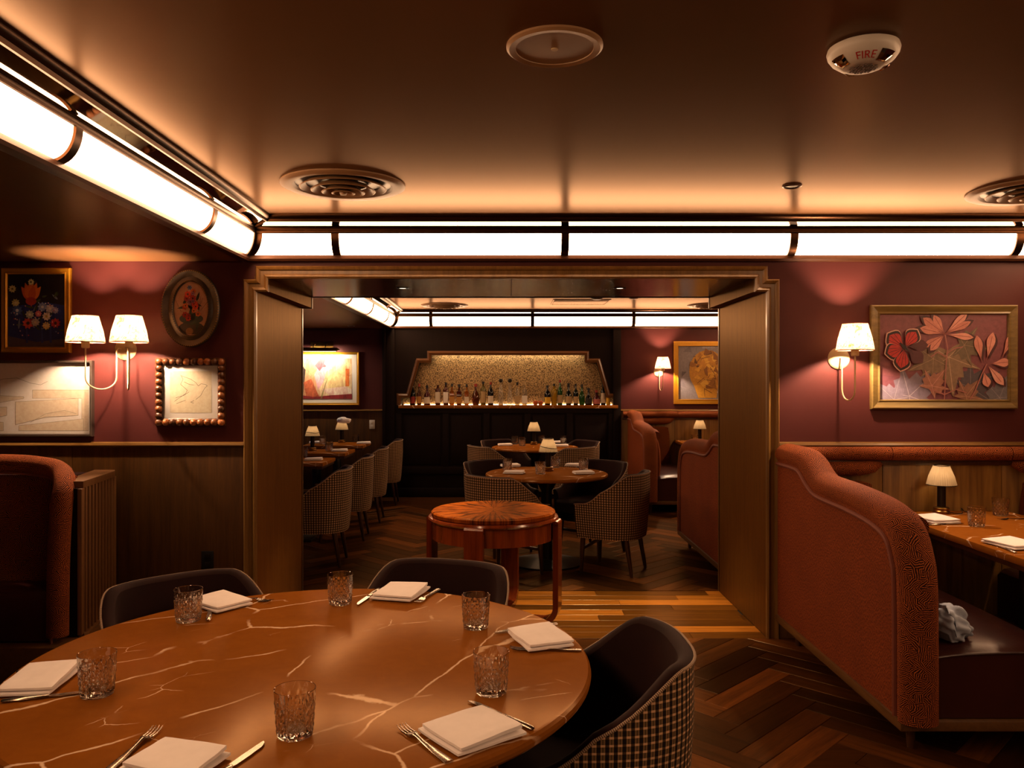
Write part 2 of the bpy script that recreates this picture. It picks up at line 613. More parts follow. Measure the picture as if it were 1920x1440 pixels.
# crystal
n = NT('cut_crystal')
gs = n.n('BsdfGlass'); gs.inputs['IOR'].default_value = 1.48; gs.inputs['Roughness'].default_value = .0
gs.inputs['Color'].default_value = (.97, .95, .92, 1)
tr = n.n('BsdfTransparent'); mx = n.n('MixShader'); mx.inputs[0].default_value = .12
n.l(gs.outputs[0], mx.inputs[1]); n.l(tr.outputs[0], mx.inputs[2]); n.l(mx.outputs[0], n.out.inputs[0]); n.t.nodes.remove(n.b)
M['crystal'] = n.mat
# opal glass of the coves
n = NT('lit_opal_glass')
n.set(Base_Color=H('#fff4e2'), Roughness=.3, Emission_Color=(1.0, .57, .30, 1), Emission_Strength=COVE_E)
n.mat.cycles.emission_sampling = 'FRONT'
M['opal'] = n.mat
n = NT('lit_downlight'); n.set(Base_Color=H('#fff0dc'), Emission_Color=(1, .8, .55, 1), Emission_Strength=4.0); M['lit'] = n.mat
n = NT('lit_led_strip'); n.set(Base_Color=H('#fff0dc'), Emission_Color=(1, .76, .48, 1), Emission_Strength=38.0); M['led'] = n.mat
n = NT('lit_exit_letters'); n.set(Base_Color=H('#ff2020'), Emission_Color=(1, .03, .03, 1), Emission_Strength=6.0); M['exit'] = n.mat


def m_shade(name, pattern):
    n = NT(name)
    uv = n.n('TexCoord').outputs['Object']
    if pattern:
        a = n.noise(uv, 22, 6, .65, 1.5)
        c = n.ramp(a, [(.36, H('#3c2812')), (.44, H('#5e4c38')), (.56, H('#66563f')), (.60, H('#1c1006')), (.64, H('#66563f'))])
    else:
        a = n.noise(uv, 30, 3)
        c = n.mix(a, H('#b09c80'), H('#bda88a'))
    df = n.n('BsdfDiffuse'); tl = n.n('BsdfTranslucent')
    n.l(c, df.inputs[0]); n.l(c, tl.inputs[0])
    mx = n.n('MixShader'); mx.inputs[0].default_value = .5
    n.l(df.outputs[0], mx.inputs[1]); n.l(tl.outputs[0], mx.inputs[2])
    n.l(mx.outputs[0], n.out.inputs[0]); n.t.nodes.remove(n.b)
    return n.mat


M['shade_lit'] = m_shade('marbled_paper_shade', True)
M['shade_plain'] = m_shade('pleated_cream_shade', False)
# print: vertex colours with a little paper / brush variation
n = NT('printed_picture')
vc = n.n('VertexColor'); vc.layer_name = 'Col'
z1 = n.noise(n.coord('Object'), 40, 5, .7)
n.set(Base_Color=n.mix(.35, vc.outputs[0], n.ramp(z1, [(.3, .25), (.7, .8)]), 'OVERLAY'), Roughness=.55)
M['print'] = n.mat
n = NT('painted_canvas')
vc = n.n('VertexColor'); vc.layer_name = 'Col'
z1 = n.noise(n.coord('Object', (1.6, 1, .7)), 11, 6, .7, 1.2)
n.set(Base_Color=n.mix(.75, vc.outputs[0], n.ramp(z1, [(.3, .15), (.7, .9)]), 'OVERLAY'), Roughness=.5)
M['canvas'] = n.mat
# hammered antique mirror of the bar
n = NT('antique_mirror_tiles')
v1 = n.noise(n.coord('Object', (1, 1, .45)), 120, 2, .6)
v2 = n.noise(n.coord('Object'), 5, 3)
n.set(Base_Color=n.ramp(v1, [(.38, H('#4a3420')), (.62, H('#dcb47a'))]), Metallic=.45, Roughness=.32)
n.bump(v1, .55, .004)
M['antique'] = n.mat

# ------------------------------------------------------------------ layout numbers (metres)
YW, YB, YF = 4.75, 5.80, 10.60      # near face of the dividing wall, its far face, end wall
XL, XR, YS = -3.55, 5.35, -4.6      # side walls, wall behind the camera
TX0, TX1 = -1.553, 3.33             # edges of the raised tray
ZS, ZC = 2.217, 2.45                # dropped soffit, tray ceiling
JL, JR, ZP, ZQ = -1.475, 1.532, 2.118, 2.04   # passage jambs, soffit, stepped corners
RAIL = 1.135

# ------------------------------------------------------------------ shell
fl = MB().box(XL - .1, XR + .1, YS - .1, YF + .3, -.06, -.006)
floor_o = struct('floor', fl, M['slab'])

wf = MB()
wf.box(XL, JL - .012, YW, YB, -.02, 2.62)
wf.box(JR + .012, XR, YW, YB, -.02, 2.62)
wf.box(JL - .012, JR + .012, YW, YB, ZP + .012, 2.62)
struct('wall_front', wf, M['wall'])
wb = MB()
wb.box(XL, -1.63, YF, YF + .12, -.02, 2.62)
wb.box(1.50, XR, YF, YF + .12, -.02, 2.62)
wb.box(-1.63, 1.50, YF + .26, YF + .34, -.02, 2.62)
struct('wall_back', wb, M['wall'])
struct('wall_left', MB().box(XL - .12, XL, YS, YF + .12, -.02, 2.62), M['wall'])
struct('wall_right', MB().box(XR, XR + .12, YS, YF + .12, -.02, 2.62), M['wall'])
struct('wall_rear', MB().box(XL, XR, YS - .12, YS, -.02, 2.62), M['wall'])


def ceilings(y0, y1, nm):
    a = .20
    c = MB().box(TX0 - .05, TX1 + .05, y0 - .05, y1 + .05, ZC, ZC + .08)
    struct('ceiling', c, M['ceiling'])
    s = MB()
    s.box(XL, TX0, y0, y1, ZS, 2.6)
    s.box(TX1, XR, y0, y1, ZS, 2.6)
    struct('ceiling', s, M['ceiling'])


ceilings(YS, YW, 'near')
ceilings(YB, YF, 'far')


# ------------------------------------------------------------------ cove lights round each tray
def cove(side, y0, y1, ribs, label, mirror_seams):
    """one straight run of the cove; a = distance in from the tray edge"""
    x0, x1 = TX0, TX1
    if side == 'N':
        P = lambda t, a, z: (t, y1 - a, z); lo, hi = x0, x1
    elif side == 'S':
        P = lambda t, a, z: (t, y0 + a, z); lo, hi = x0, x1
    elif side == 'W':
        P = lambda t, a, z: (x0 + a, t, z); lo, hi = y0, y1
    else:
        P = lambda t, a, z: (x1 - a, t, z); lo, hi = y0, y1
    root = thing('cove_light', label, 'cove light', P((lo + hi) / 2, 0, ZS), 0, 'curved opal cove lights round the ceiling trays')
    ox, oy, oz = root.location

    def run(prof, t0, t1, m0, m1):
        """closed profile swept from t0 to t1; m = 1 mitres that end"""
        mb = MB()
        nn = len(prof)
        A = [P(t0 + (a if m0 else 0), a, z) for a, z in prof]
        B = [P(t1 - (a if m1 else 0), a, z) for a, z in prof]
        mb.add(A + B, [tuple(range(nn))[::-1], tuple(range(nn, 2 * nn))] + [(i, (i + 1) % nn, nn + (i + 1) % nn, nn + i) for i in range(nn)])
        return mb.move(-ox, -oy, -oz)

    def arc(d, n=10):
        return [(.022 + (.080 + d) * sin(q * pi / 2 / n), 2.250 - d + (.112 + d) * (1 - cos(q * pi / 2 / n))) for q in range(n + 1)]
    build('lower_trim', run([(0, ZS - .004), (.046, ZS - .004), (.052, ZS + .008), (.046, 2.246), (.028, 2.250), (0, 2.250)], lo, hi, 1, 1), M['brownbronze'], root)
    build('upper_trim', run([(.060, 2.364), (.106, 2.364), (.110, 2.374), (.106, 2.388), (.06, 2.388)], lo, hi, 1, 1), M['bronze'], root)
    build('ceiling_trim', run([(.190, 2.412), (.200, 2.412), (.204, 2.426), (.214, 2.430), (.222, 2.442), (.222, 2.452), (.190, 2.452)], lo, hi, 1, 1), M['bronze'], root)
    build('back_panel', run([(-.004, ZS), (.0, ZS), (.0, 2.46), (-.004, 2.46)], lo, hi, 1, 1), M['brownbronze'], root)
    ed = [lo] + sorted(ribs) + [hi]
    for i in range(len(ed) - 1):
        a0, a1 = ed[i], ed[i + 1]
        m0, m1 = i == 0, i == len(ed) - 2
        o_ = arc(0); i_ = arc(-.006)
        g = run(o_ + i_[::-1], a0 + (.03 if m0 else 0), a1 - (.03 if m1 else 0), m0, m1)
        no = len(o_)
        g.m = [0 if 2 <= q < 2 + no - 1 else 1 for q in range(len(g.f))]     # only the room side of the opal glass glows
        build('glass_panel', g, [M['opal'], M['white']], root)
    rb = [(r - .022, r + .022, 0, 0) for r in ribs] + [(lo - .0, lo + .034, 1, 0), (hi - .034, hi, 0, 1)]
    for (a0, a1, m0, m1) in rb:
        oo, ii = arc(.010), arc(-.004)
        mb = MB()
        pr = oo + ii[::-1]
        nn = len(pr)
        A = [P(a0 + (a if (m0 or (a0 < lo + .2)) else 0), a, z) for a, z in pr]
        B = [P(a1 + (a if m0 else 0) - (a if m1 else 0), a, z) for a, z in pr]
        if m1:
            A = [P(a0 - a, a, z) for a, z in pr]
        mb.add(A + B, [tuple(range(nn))[::-1], tuple(range(nn, 2 * nn))] + [(i, (i + 1) % nn, nn + (i + 1) % nn, nn + i) for i in range(nn)])
        build('rib', mb.move(-ox, -oy, -oz), M['bronze'], root)
    ms = [lo] + sorted(mirror_seams) + [hi]
    for i in range(len(ms) - 1):
        m0, m1 = i == 0, i == len(ms) - 2
        g = run([(.096, 2.386), (.196, 2.4150), (.195, 2.4190), (.094, 2.390)], ms[i] + (0 if m0 else .0012), ms[i + 1] - (0 if m1 else .0012), m0, m1)
        build('mirror_panel', g, M['mirror'], root, smooth=False)
    return root


RX = [-.99, .338, 1.66, 2.965]
RW = [4.0, 2.72, 1.40, .08, -1.24, -2.56, -3.88]
cove('N', YS, YW, RX, 'long curved glowing cove light above the passage and purple wall', [-.28, 1.0, 2.30])
cove('W', YS, YW, RW, 'curved glowing cove light slanting across the upper left corner', [3.3, 1.96, .64, -.7])
cove('E', YS, YW, RW, 'curved glowing cove light over the right booths, out of view', [3.3, 1.96, .64, -.7])
RF = [9.9, 8.75, 7.6, 6.45]
cove('N', YB, YF, RX, 'far curved cove light running above the bar shelf', [-.28, 1.0, 2.30])
cove('W', YB, YF, RF, 'far curved cove light slanting towards the bar corner', [9.3, 8.2, 7.0])
cove('E', YB, YF, RF, 'far cove light on the right side of the bar room', [9.3, 8.2, 7.0])

# ------------------------------------------------------------------ passage lining and casing
t_in = MB()
t_in.box(JL - .012, JL, YW, YB, 0, ZQ)
struct('trim_1', t_in, M['jamb'])
struct('trim_2', MB().box(JR, JR + .012, YW, YB, 0, ZQ), M['jamb'])
stp = MB().box(JL - .012, JL + .07, YW, YB, ZQ, ZP + .012).box(JR - .07, JR + .012, YW, YB, ZQ, ZP + .012)
struct('trim_3', stp, M['jamb'])
sf = MB().box(JL + .07, JR - .07, YW, YB, ZP, ZP + .012)
sofo = struct('trim_4', sf, M['soffit'])
for xs in (.03,):
    build('joint', MB().box(xs - .0015, xs + .0015, YW + .01, YB - .01, ZP - .0006, ZP + .004), M['black'], sofo)


def casing(name, yface, sgn):
    path = [(JL, 0), (JL, ZQ), (JL + .07, ZQ), (JL + .07, ZP), (JR - .07, ZP), (JR - .07, ZQ), (JR, ZQ), (JR, 0)]
    prof = [(-.004, 0), (-.004, .022), (.006, .030), (.014, .024), (.022, .018), (.040, .020), (.048, .032), (.060, .036), (.068, .028), (.068, 0)]
    seg = []
    for i in range(len(path) - 1):
        dx, dz = path[i + 1][0] - path[i][0], path[i + 1][1] - path[i][1]
        l = math.hypot(dx, dz)
        seg.append((-dz / l, dx / l))
    rows = []
    for i, (x, z) in enumerate(path):
        if i == 0: nx, nz = seg[0]
        elif i == len(path) - 1: nx, nz = seg[-1]
        else: nx, nz = seg[i - 1][0] + seg[i][0], seg[i - 1][1] + seg[i][1]
        rows.append([(x + nx * o, yface - sgn * p, z + nz * o) for o, p in prof])
    mb = MB().grid(rows)
    struct(name, mb, M['trim'], ang=25)


casing('trim_5', YW, 1)
casing('trim_6', YB, -1)

# chair rails, dado boards and skirting on the dividing wall and end wall
CO0 = JL - .068
CO1 = JR + .068
dado_pieces = {}


def dado(name, y, sgn, seams, z1, mat, rail=True):
    base = struct('trim_%d' % name, MB().prism([(y, z1 - .004), (y - sgn * .022, z1), (y - sgn * .034, z1 + .012), (y - sgn * .030, z1 + .024), (y, z1 + .030)] if sgn > 0 else
                  [(y, z1 - .004), (y + .022, z1), (y + .034, z1 + .012), (y + .030, z1 + .024), (y, z1 + .030)], 'x', seams[0], seams[-1]), M['trimx'])
    for i in range(len(seams) - 1):
        build('panel', MB().cbox(seams[i] + .0015, seams[i + 1] - .0015, y - sgn * .016, y, .10, z1, .003), mat, base)
    build('skirting', MB().cbox(seams[0], seams[-1], y - sgn * .024, y, 0, .10, .004), M['plinth'], base)
    return base


dado(7, YW, 1, [XL, -2.555, CO0], RAIL - .012, M['dado'])
dado(8, YW, 1, [CO1, 2.21, 2.91, 3.7, XR], RAIL - .012, M['veneer'])
dado(9, YF, 1, [XL, -2.22, -1.63], RAIL - .012, M['dado'])
dado(10, YF, 1, [1.50, 2.21, 2.91, 3.7, XR], RAIL - .012, M['veneer'])

# ------------------------------------------------------------------ herringbone floor
PLW, PLL = .125, .625
c45 = sqrt(.5)
proto_mb = MB()
cb = .0022
zt, zb = 0.0, -.012


def plank_mesh(poly, name):
    """poly (local xy, ccw) with a small chamfer round the top"""
    n_ = len(poly)
    cx_ = sum(p[0] for p in poly) / n_; cy_ = sum(p[1] for p in poly) / n_
    def inset(d):
        out = []
        for x, y in poly:
            l = math.hypot(x - cx_, y - cy_) or 1
            sx_ = 1 if abs(x - cx_) < 1e-6 else 0
            out.append((x - math.copysign(min(d, abs(x - cx_) * .5), x - cx_), y - math.copysign(min(d, abs(y - cy_) * .5), y - cy_)))
        return out
    a = inset(.0008); b = inset(.0030)
    v = [(x, y, zb) for x, y in a] + [(x, y, zt - .0018) for x, y in a] + [(x, y, zt) for x, y in b]
    f = [tuple(2 * n_ + i for i in range(n_))]
    for i in range(n_):
        j = (i + 1) % n_
        f.append((i, j, n_ + j, n_ + i)); f.append((n_ + i, n_ + j, 2 * n_ + j, 2 * n_ + i))
    mb = MB(); mb.add(v, f)
    return mb


def clip(poly, y, keep_below):
    out = []
    for i in range(len(poly)):
        p, q = poly[i], poly[(i + 1) % len(poly)]
        ip = (p[1] <= y) == keep_below; iq = (q[1] <= y) == keep_below
        if ip: out.append(p)
        if ip != iq:
            t = (y - p[1]) / (q[1] - p[1])
            out.append((p[0] + t * (q[0] - p[0]), y))
    return out


full_mesh = plank_mesh([(-PLL / 2, -PLW / 2), (PLL / 2, -PLW / 2), (PLL / 2, PLW / 2), (-PLL / 2, PLW / 2)], 'plank').mesh('plank', M['plank'], smooth=False)
planks = []
OXH, OYH = 1.02 - PLL * c45 * 0, 4.06
for zone, (ya, yb) in enumerate(((.6, YW - .02), (YB + .02, YF))):
    for k in range(-60, 80):
        for m_ in range(-8, 9):
            for hv in (0, 1):
                if hv == 0:
                    u, w_ = k * PLW + PLL / 2 + m_ * PLL, k * PLW + PLW / 2 - m_ * PLL
                    du_, dv_ = PLL / 2, PLW / 2
                else:
                    u, w_ = k * PLW + PLL + PLW / 2 + m_ * PLL, k * PLW + PLW - PLL / 2 - m_ * PLL
                    du_, dv_ = PLW / 2, PLL / 2
                X = (u - w_) * c45 + OXH; Y = (u + w_) * c45 + OYH
                if X < XL - .2 or X > XR - 1.2 or Y < ya - .4 or Y > yb + .4:
                    continue
                a_ = radians(45 if hv == 0 else 135)
                pl = []
                for sx_, sy_ in ((-1, -1), (1, -1), (1, 1), (-1, 1)):
                    lx, ly = sx_ * PLL / 2, sy_ * PLW / 2
                    pl.append((X + lx * cos(a_) - ly * sin(a_), Y + lx * sin(a_) + ly * cos(a_)))
                cl_ = False
                if max(p[1] for p in pl) > yb: pl = clip(pl, yb, True); cl_ = True
                if len(pl) > 2 and min(p[1] for p in pl) < ya: pl = clip(pl, ya, False); cl_ = True
                if len(pl) < 3: continue
                planks.append((X, Y, a_, pl, cl_))


def seen(X, Y):
    if Y < 2.2: return 0
    x = CX + X * F / Y; y = CY + EYE * F / Y
    if not (-20 < x < 1940 and y < 1450): return 0
    # hidden behind the near table top, the walls or the jambs
    if (x - 545) ** 2 / 580 ** 2 + (y - 1310) ** 2 / 215 ** 2 < 1: return 0
    if Y > YB and not (555 < x < 1360): return 0
    if Y < YW and x < 1000: return .02
    return 1.0 / (Y * Y)


planks.sort(key=lambda p: -seen(p[0], p[1]))
rest = MB()
for i, (X, Y, a_, pl, cl_) in enumerate(planks):
    if i < 272 and seen(X, Y) > 0:
        if not cl_:
            put('plank', full_mesh, floor_o, (X, Y, 0), (0, 0, a_))
        else:
            loc = [((p[0] - X) * cos(-a_) - (p[1] - Y) * sin(-a_), (p[0] - X) * sin(-a_) + (p[1] - Y) * cos(-a_)) for p in pl]
            build('plank', plank_mesh(loc, 'plank'), M['plank'], floor_o, (X, Y, 0), (0, 0, a_), smooth=False)
    else:
        mb = plank_mesh(pl, 'x')
        rest.add(mb.v, mb.f)
ro = build('plank_field', rest, M['plank'], floor_o, smooth=False)
ro['kind'] = 'stuff'
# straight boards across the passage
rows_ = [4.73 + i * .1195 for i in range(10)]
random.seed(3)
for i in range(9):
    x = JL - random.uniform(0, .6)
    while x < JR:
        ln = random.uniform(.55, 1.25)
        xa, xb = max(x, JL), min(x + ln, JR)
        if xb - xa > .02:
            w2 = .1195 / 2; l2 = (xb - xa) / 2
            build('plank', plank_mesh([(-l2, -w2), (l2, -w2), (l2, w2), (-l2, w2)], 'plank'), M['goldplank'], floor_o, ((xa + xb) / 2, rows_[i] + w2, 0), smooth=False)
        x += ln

# ------------------------------------------------------------------ bar wall
BX0, BX1 = -1.63, 1.50
bcx = .02
zsh = 1.207
inner = [(-1.42, zsh), (-1.42, 1.318), (-1.305, 1.318), (-1.175, 1.779), (-1.02, 1.779), (-1.02, 1.877),
         (1.02, 1.877), (1.02, 1.779), (1.175, 1.779), (1.305, 1.318), (1.42, 1.318), (1.42, zsh)]
inner = [(x + bcx, z) for x, z in inner]
bar = put('wall_bar', None, None, (0, YF, 0))
bar['kind'] = 'structure'
face = MB()
# dark boarding round the niche, cut in strips that follow the stepped opening
lo_s, hi_s = inner[:6], inner[6:][::-1]
face.box(BX0, BX1, 0, .02, 0, zsh - .04)
face.box(BX0, BX1, 0, .02, 1.877, 2.62)
for side, xe in ((lo_s, BX0), (hi_s, BX1)):
    for (xa, za), (xb, zb_) in zip(side[:-1], side[1:]):
        if zb_ - za > 1e-4:
            for yy in (0,):
                q = [(xe, za), (xa, za), (xb, zb_), (xe, zb_)]
                face.prism(q, 'y', 0, .02)
face.box(BX0, inner[0][0], 0, .02, zsh - .05, zsh)
face.box(inner[-1][0], BX1, 0, .02, zsh - .05, zsh)
build('boarding', face, M['bar'], bar)
nb = MB().prism(inner, 'y', .19, .21)
build('niche_back', nb, M['antique'], bar)
nf = MB()
for i in range(len(inner) - 1):
    (xa, za), (xb, zb_) = inner[i], inner[i + 1]
    d_ = Vector((xb - xa, 0, zb_ - za)); nn_ = Vector((-d_.z, 0, d_.x)).normalized()
    nf.add([(xa, 0, za), (xb, 0, zb_), (xb, .2, zb_), (xa, .2, za)], [(0, 1, 2, 3)])
build('niche_lining', nf, M['bar'], bar, recalc=False)
# moulding round the niche
seg = []
for i in range(len(inner) - 1):
    dx, dz = inner[i + 1][0] - inner[i][0], inner[i + 1][1] - inner[i][1]
    l = math.hypot(dx, dz); seg.append(Vector((-dz / l, dx / l)))
rows = []
for i, (x, z) in enumerate(inner):
    if i == 0: nv = seg[0]
    elif i == len(inner) - 1: nv = seg[-1]
    else:
        nv = (seg[i - 1] + seg[i]); nv = nv / max(.5, (1 + seg[i - 1].dot(seg[i])))
    rows.append([(x + nv.x * o, p, z + nv.y * o) for o, p in ((-.012, .0), (-.012, -.018), (.018, -.026), (.036, -.016), (.045, -.016), (.045, 0))])
build('niche_frame', MB().grid(rows), M['barframe'], bar, ang=25)
shelf = MB().cbox(inner[0][0] - .02, inner[-1][0] + .02, -.06, .2, zsh - .04, zsh, .005)
build('shelf', shelf, M['marble'], bar)
build('added_strip', MB().box(inner[5][0] + .03, inner[6][0] - .03, .004, .014, 1.868, 1.875), M['led'], bar)  # unseen glowing strip, added behind the frame lip to brighten the niche back
build('shelf_light', MB().box(inner[0][0] + .03, inner[-1][0] - .03, .175, .185, zsh + .001, zsh + .004), M['led'], bar)
# panelled front under the shelf
st_x = [BX0 + .19 + .535 * i for i in range(7)]
st_x = [-1.42, -.80, -.262, .275, .83, 1.38]
for x in st_x:
    build('stile', MB().cbox(x - .04, x + .04, -.022, 0, .30, 1.10, .004), M['bar'], bar)
build('rail', MB().cbox(BX0 + .2, BX1 - .1, -.024, 0, 1.10, 1.165, .004), M['bar'], bar)
build('rail', MB().cbox(BX0 + .2, BX1 - .1, -.024, 0, .30, .40, .004), M['bar'], bar)
build('rail', MB().cbox(BX0 + .2, BX1 - .1, -.030, 0, 0, .12, .004), M['bar'], bar)
for xa, xb in zip(st_x[:-1], st_x[1:]):
    build('panel', MB().cbox(xa + .07, xb - .07, -.012, 0, .43, 1.07, .006), M['bar'], bar)
build('pilaster', MB().cbox(BX0, BX0 + .04, -.05, 0, 0, ZS, .008).cbox(BX0 + .04, BX0 + .16, -.03, 0, 0, ZS, .006), M['bar'], bar)
build('pilaster', MB().cbox(BX1 - .10, BX1, -.04, 0, 0, ZS, .008), M['bar'], bar)

# ------------------------------------------------------------------ bottles on the shelf
def glassmat(name, col, trans=.6):
    n = NT(name)
    n.set(Base_Color=H(col), Roughness=.08, Transmission_Weight=trans, IOR=1.45)
    return n.mat


BC = {'dark': glassmat('dark_green_bottle', '#0d130b', .1), 'black': glassmat('black_bottle', '#080706', .0), 'amber': glassmat('amber_spirit', '#b0641c', .7), 'brown': glassmat('brown_spirit', '#5c2a10', .5),
      'red': glassmat('dark_red_spirit', '#4a120a', .4), 'clear': glassmat('clear_spirit', '#efeade', .9), 'yellow': glassmat('yellow_liqueur', '#b99326', .6), 'green': glassmat('green_bottle', '#2a5a20', .5), 'olive': glassmat('olive_spirit', '#7a6a24', .6)}
LC = {k: m_plain('label_' + k, c, .7, 0, .06) for k, c in dict(cream='#cdbfa6', red='#8f2a18', amber='#a8752c', yellow='#d3a41e', white='#ddd6c8', tan='#a88a5c', pink='#b0605a', black='#171310').items()}
BOT = [  # px x, px top, px width, shape, glass, label colour, cap colour, words
    (774, 720, 10.5, 'wine', 'dark', 'red', 'black', 'dark green bottle with a red label, leftmost on the bar shelf'),
    (786, 720, 10, 'round', 'brown', 'amber', 'red', 'brown bottle with small amber label beside the leftmost green one'),
    (801, 723, 12.5, 'squat', 'red', 'cream', 'black', 'squat dark red bottle with wide cream label and black cap'),
    (821, 718, 10.5, 'tall', 'brown', 'cream', 'tan', 'tall bottle with long cream label, first of two alike'),
    (836, 718, 10.5, 'tall', 'brown', 'white', 'black', 'tall bottle with long whitish label, second of two alike'),
    (847.5, 720, 10, 'square', 'amber', 'amber', 'black', 'square golden amber bottle with round black stopper'),
    (861, 721, 10.5, 'square', 'red', 'amber', 'black', 'reddish amber square bottle with a black stopper'),
    (875, 721, 9.5, 'square', 'amber', 'cream', 'black', 'pale amber square bottle with cream label and black stopper'),
    (892, 720, 14, 'round', 'brown', None, 'red', 'broad round amber brown bottle without a label'),
    (906, 716, 10.5, 'tall', 'olive', 'tan', 'black', 'olive gold tall bottle left of the dark labelled one'),
    (920, 717, 11, 'wine', 'black', 'cream', 'red', 'black bottle with two stacked cream labels before the decanters'),
    (939, 710, 9.5, 'ball', 'clear', None, 'white', 'clear decanter with round ball stopper, first of two'),
    (956, 710, 12, 'flare', 'clear', None, 'white', 'clear flared decanter with ball stopper at mid shelf'),
    (970, 717, 10.5, 'square', 'clear', 'tan', 'black', 'clear square bottle with dark tan label and black cap'),
    (983.5, 716, 11, 'square', 'clear', 'white', 'tan', 'clear square bottle with pale label and cork cap'),
    (1026.5, 723, 11.5, 'wine', 'black', 'yellow', 'black', 'black bottle with a bright yellow label'),
    (1039, 720, 11, 'tall', 'yellow', None, 'black', 'yellow liqueur bottle beside the yellow labelled black one'),
    (1050, 713, 9.5, 'wine', 'green', 'tan', 'red', 'tallest green bottle with red cap on right half of shelf'),
    (1066, 719, 12.5, 'round', 'dark', 'tan', 'black', 'wide dark bottle with tan label right of the tallest green'),
    (1079.5, 720, 9.5, 'wine', 'dark', 'tan', 'black', 'slim dark bottle with low tan label'),
    (1091, 721, 11, 'round', 'green', None, 'black', 'plain mid green round bottle near right end of shelf'),
    (1103.5, 728, 14, 'cone', 'black', 'black', 'black', 'short wide conical dark bottle near right end of shelf'),
    (1118.5, 732, 14, 'squat', 'red', 'pink', 'red', 'shortest squat dark red bottle with pinkish label'),
    (1131, 721, 9.5, 'tall', 'dark', 'cream', 'black', 'dark bottle with long cream label, last tall one on the right'),
]
mpx = 10.68 / F
for (x, ty, w, shp, g, lab, cap, words) in BOT:
    X, Y = (x - CX) * mpx, YF + .075
    h = (760 - ty) * mpx
    R = w * mpx / 2
    rt = thing('bottle', words, 'bottle', (X, Y, zsh + .0005), 0, 'bottles on the bar shelf')
    nr = R * .34
    if shp == 'wine': pr = [(R * .9, 0), (R, .006), (R, h * .56), (R * .85, h * .64), (nr, h * .76), (nr, h * .93)]
    elif shp == 'tall': pr = [(R * .9, 0), (R, .006), (R, h * .66), (R * .9, h * .71), (nr * 1.1, h * .78), (nr * 1.1, h * .93)]
    elif shp == 'square': pr = [(R * .92, 0), (R, .006), (R, h * .60), (R * .9, h * .64), (nr, h * .69), (nr, h * .90)]
    elif shp == 'round': pr = [(R * .7, 0), (R * .85, .006), (R, h * .25), (R * .98, h * .42), (R * .75, h * .55), (nr, h * .68), (nr, h * .90)]
    elif shp == 'squat': pr = [(R * .92, 0), (R, .006), (R, h * .45), (R * .8, h * .56), (nr, h * .66), (nr, h * .9)]
    elif shp == 'cone': pr = [(R * .9, 0), (R, .008), (R * .95, h * .2), (R * .5, h * .52), (nr * .9, h * .66), (nr * .9, h * .92)]
    elif shp == 'flare': pr = [(R, 0), (R, .01), (R * .8, h * .30), (R * .5, h * .5), (R * .42, h * .80)]
    else: pr = [(R * .9, 0), (R, .01), (R, h * .4), (R * .7, h * .6), (R * .4, h * .72), (R * .4, h * .80)]
    sg = 4 if shp == 'square' else 14
    mb = MB().lathe(pr, sg)
    if sg == 4:
        mb.mapv(lambda a, b, c: ((a - b) * .82, (a + b) * .82 * .8, c))
    build('body', mb, BC[g], rt)
    if lab:
        lz0, lz1 = (h * .08, h * .40) if shp not in ('tall',) else (h * .1, h * .58)
        if sg == 4:
            build('label', MB().box(-R * .9, R * .9, -R * .97, -R * .93, lz0, lz1), LC[lab], rt)
        else:
            prf = [(0, 0)]
            rr = R * 1.015 if shp != 'cone' else R * 1.0
            if shp == 'round': rr = R * 1.01
            pts = [[(rr * sin(t), -rr * cos(t), z) for t in [(-1.1 + .22 * q) for q in range(11)]] for z in (lz0, lz1)]
            build('label', MB().grid(pts), LC[lab], rt)
    if shp in ('ball', 'flare'):
        rb_ = .030
        build('stopper', MB().lathe([(.0, h - 2 * rb_), (rb_ * .7, h - 1.7 * rb_), (rb_, h - rb_), (rb_ * .7, h - .3 * rb_), (0, h)], 14), M['stemdark'], rt)
    else:
        zc = pr[-1][1]
        build('cap', MB().lathe([(nr * 1.2, zc - .012), (nr * 1.2, h - .003), (nr * 1.0, h)], 12), LC[cap], rt)
for x, wd in ((1004, 'orange glass tea light holder on the bar shelf, first of two'), (1013.5, 'orange glass tea light holder beside the yellow labelled bottle')):
    X = (x - CX) * mpx
    t = build('candle_holder', MB().lathe([(.024, 0), (.030, .01), (.030, .05), (.027, .055), (.026, .012), (0, .010)], 16), glassmat('orange_glass', '#c0602a', .5), None, (X, YF + .06, zsh + .0005))
    tag(t, wd, 'candle holder', 'tea light holders on the bar shelf')
X = (1140 - CX) * mpx
t = thing('tin', 'small bright yellow tin at the right end of the bar shelf', 'tin', (X, YF + .06, zsh + .0005))
build('body', MB().lathe([(.026, 0), (.028, .004), (.028, .09), (.026, .094)], 16), LC['yellow'], t)
build('lid', MB().lathe([(.029, .094), (.029, .104), (.02, .106), (0, .106)], 16), LC['amber'], t)

# ------------------------------------------------------------------ ceiling fittings
def vent(x, y, r, label, z=ZC):
    t = thing('ceiling_vent', label, 'vent', (x, y, z), 0, 'round ceiling vents')
    build('flange', MB().lathe([(r, 0), (r, -.006), (r * .93, -.016), (r * .80, -.012), (r * .76, .0), (r * .76, .001)], 56, cap=False), M['ventbrown'], t)
    build('throat', MB().lathe([(r * .77, -.0015), (0, -.0012)], 40, cap=False), M['black'], t)
    for q, dz in ((.70, -.018), (.52, -.030), (.35, -.038), (.19, -.042)):
        build('ring', MB().lathe([(r * q, dz), (r * (q - .13), dz + .026), (r * (q - .14), dz + .024), (r * (q - .02), dz - .003), (r * q, dz)], 44, cap=False), M['ventbrown'], t)
    build('hub', MB().lathe([(0, -.050), (r * .05, -.048), (r * .07, -.03), (r * .05, -.002)], 16), M['ventbrown'], t)


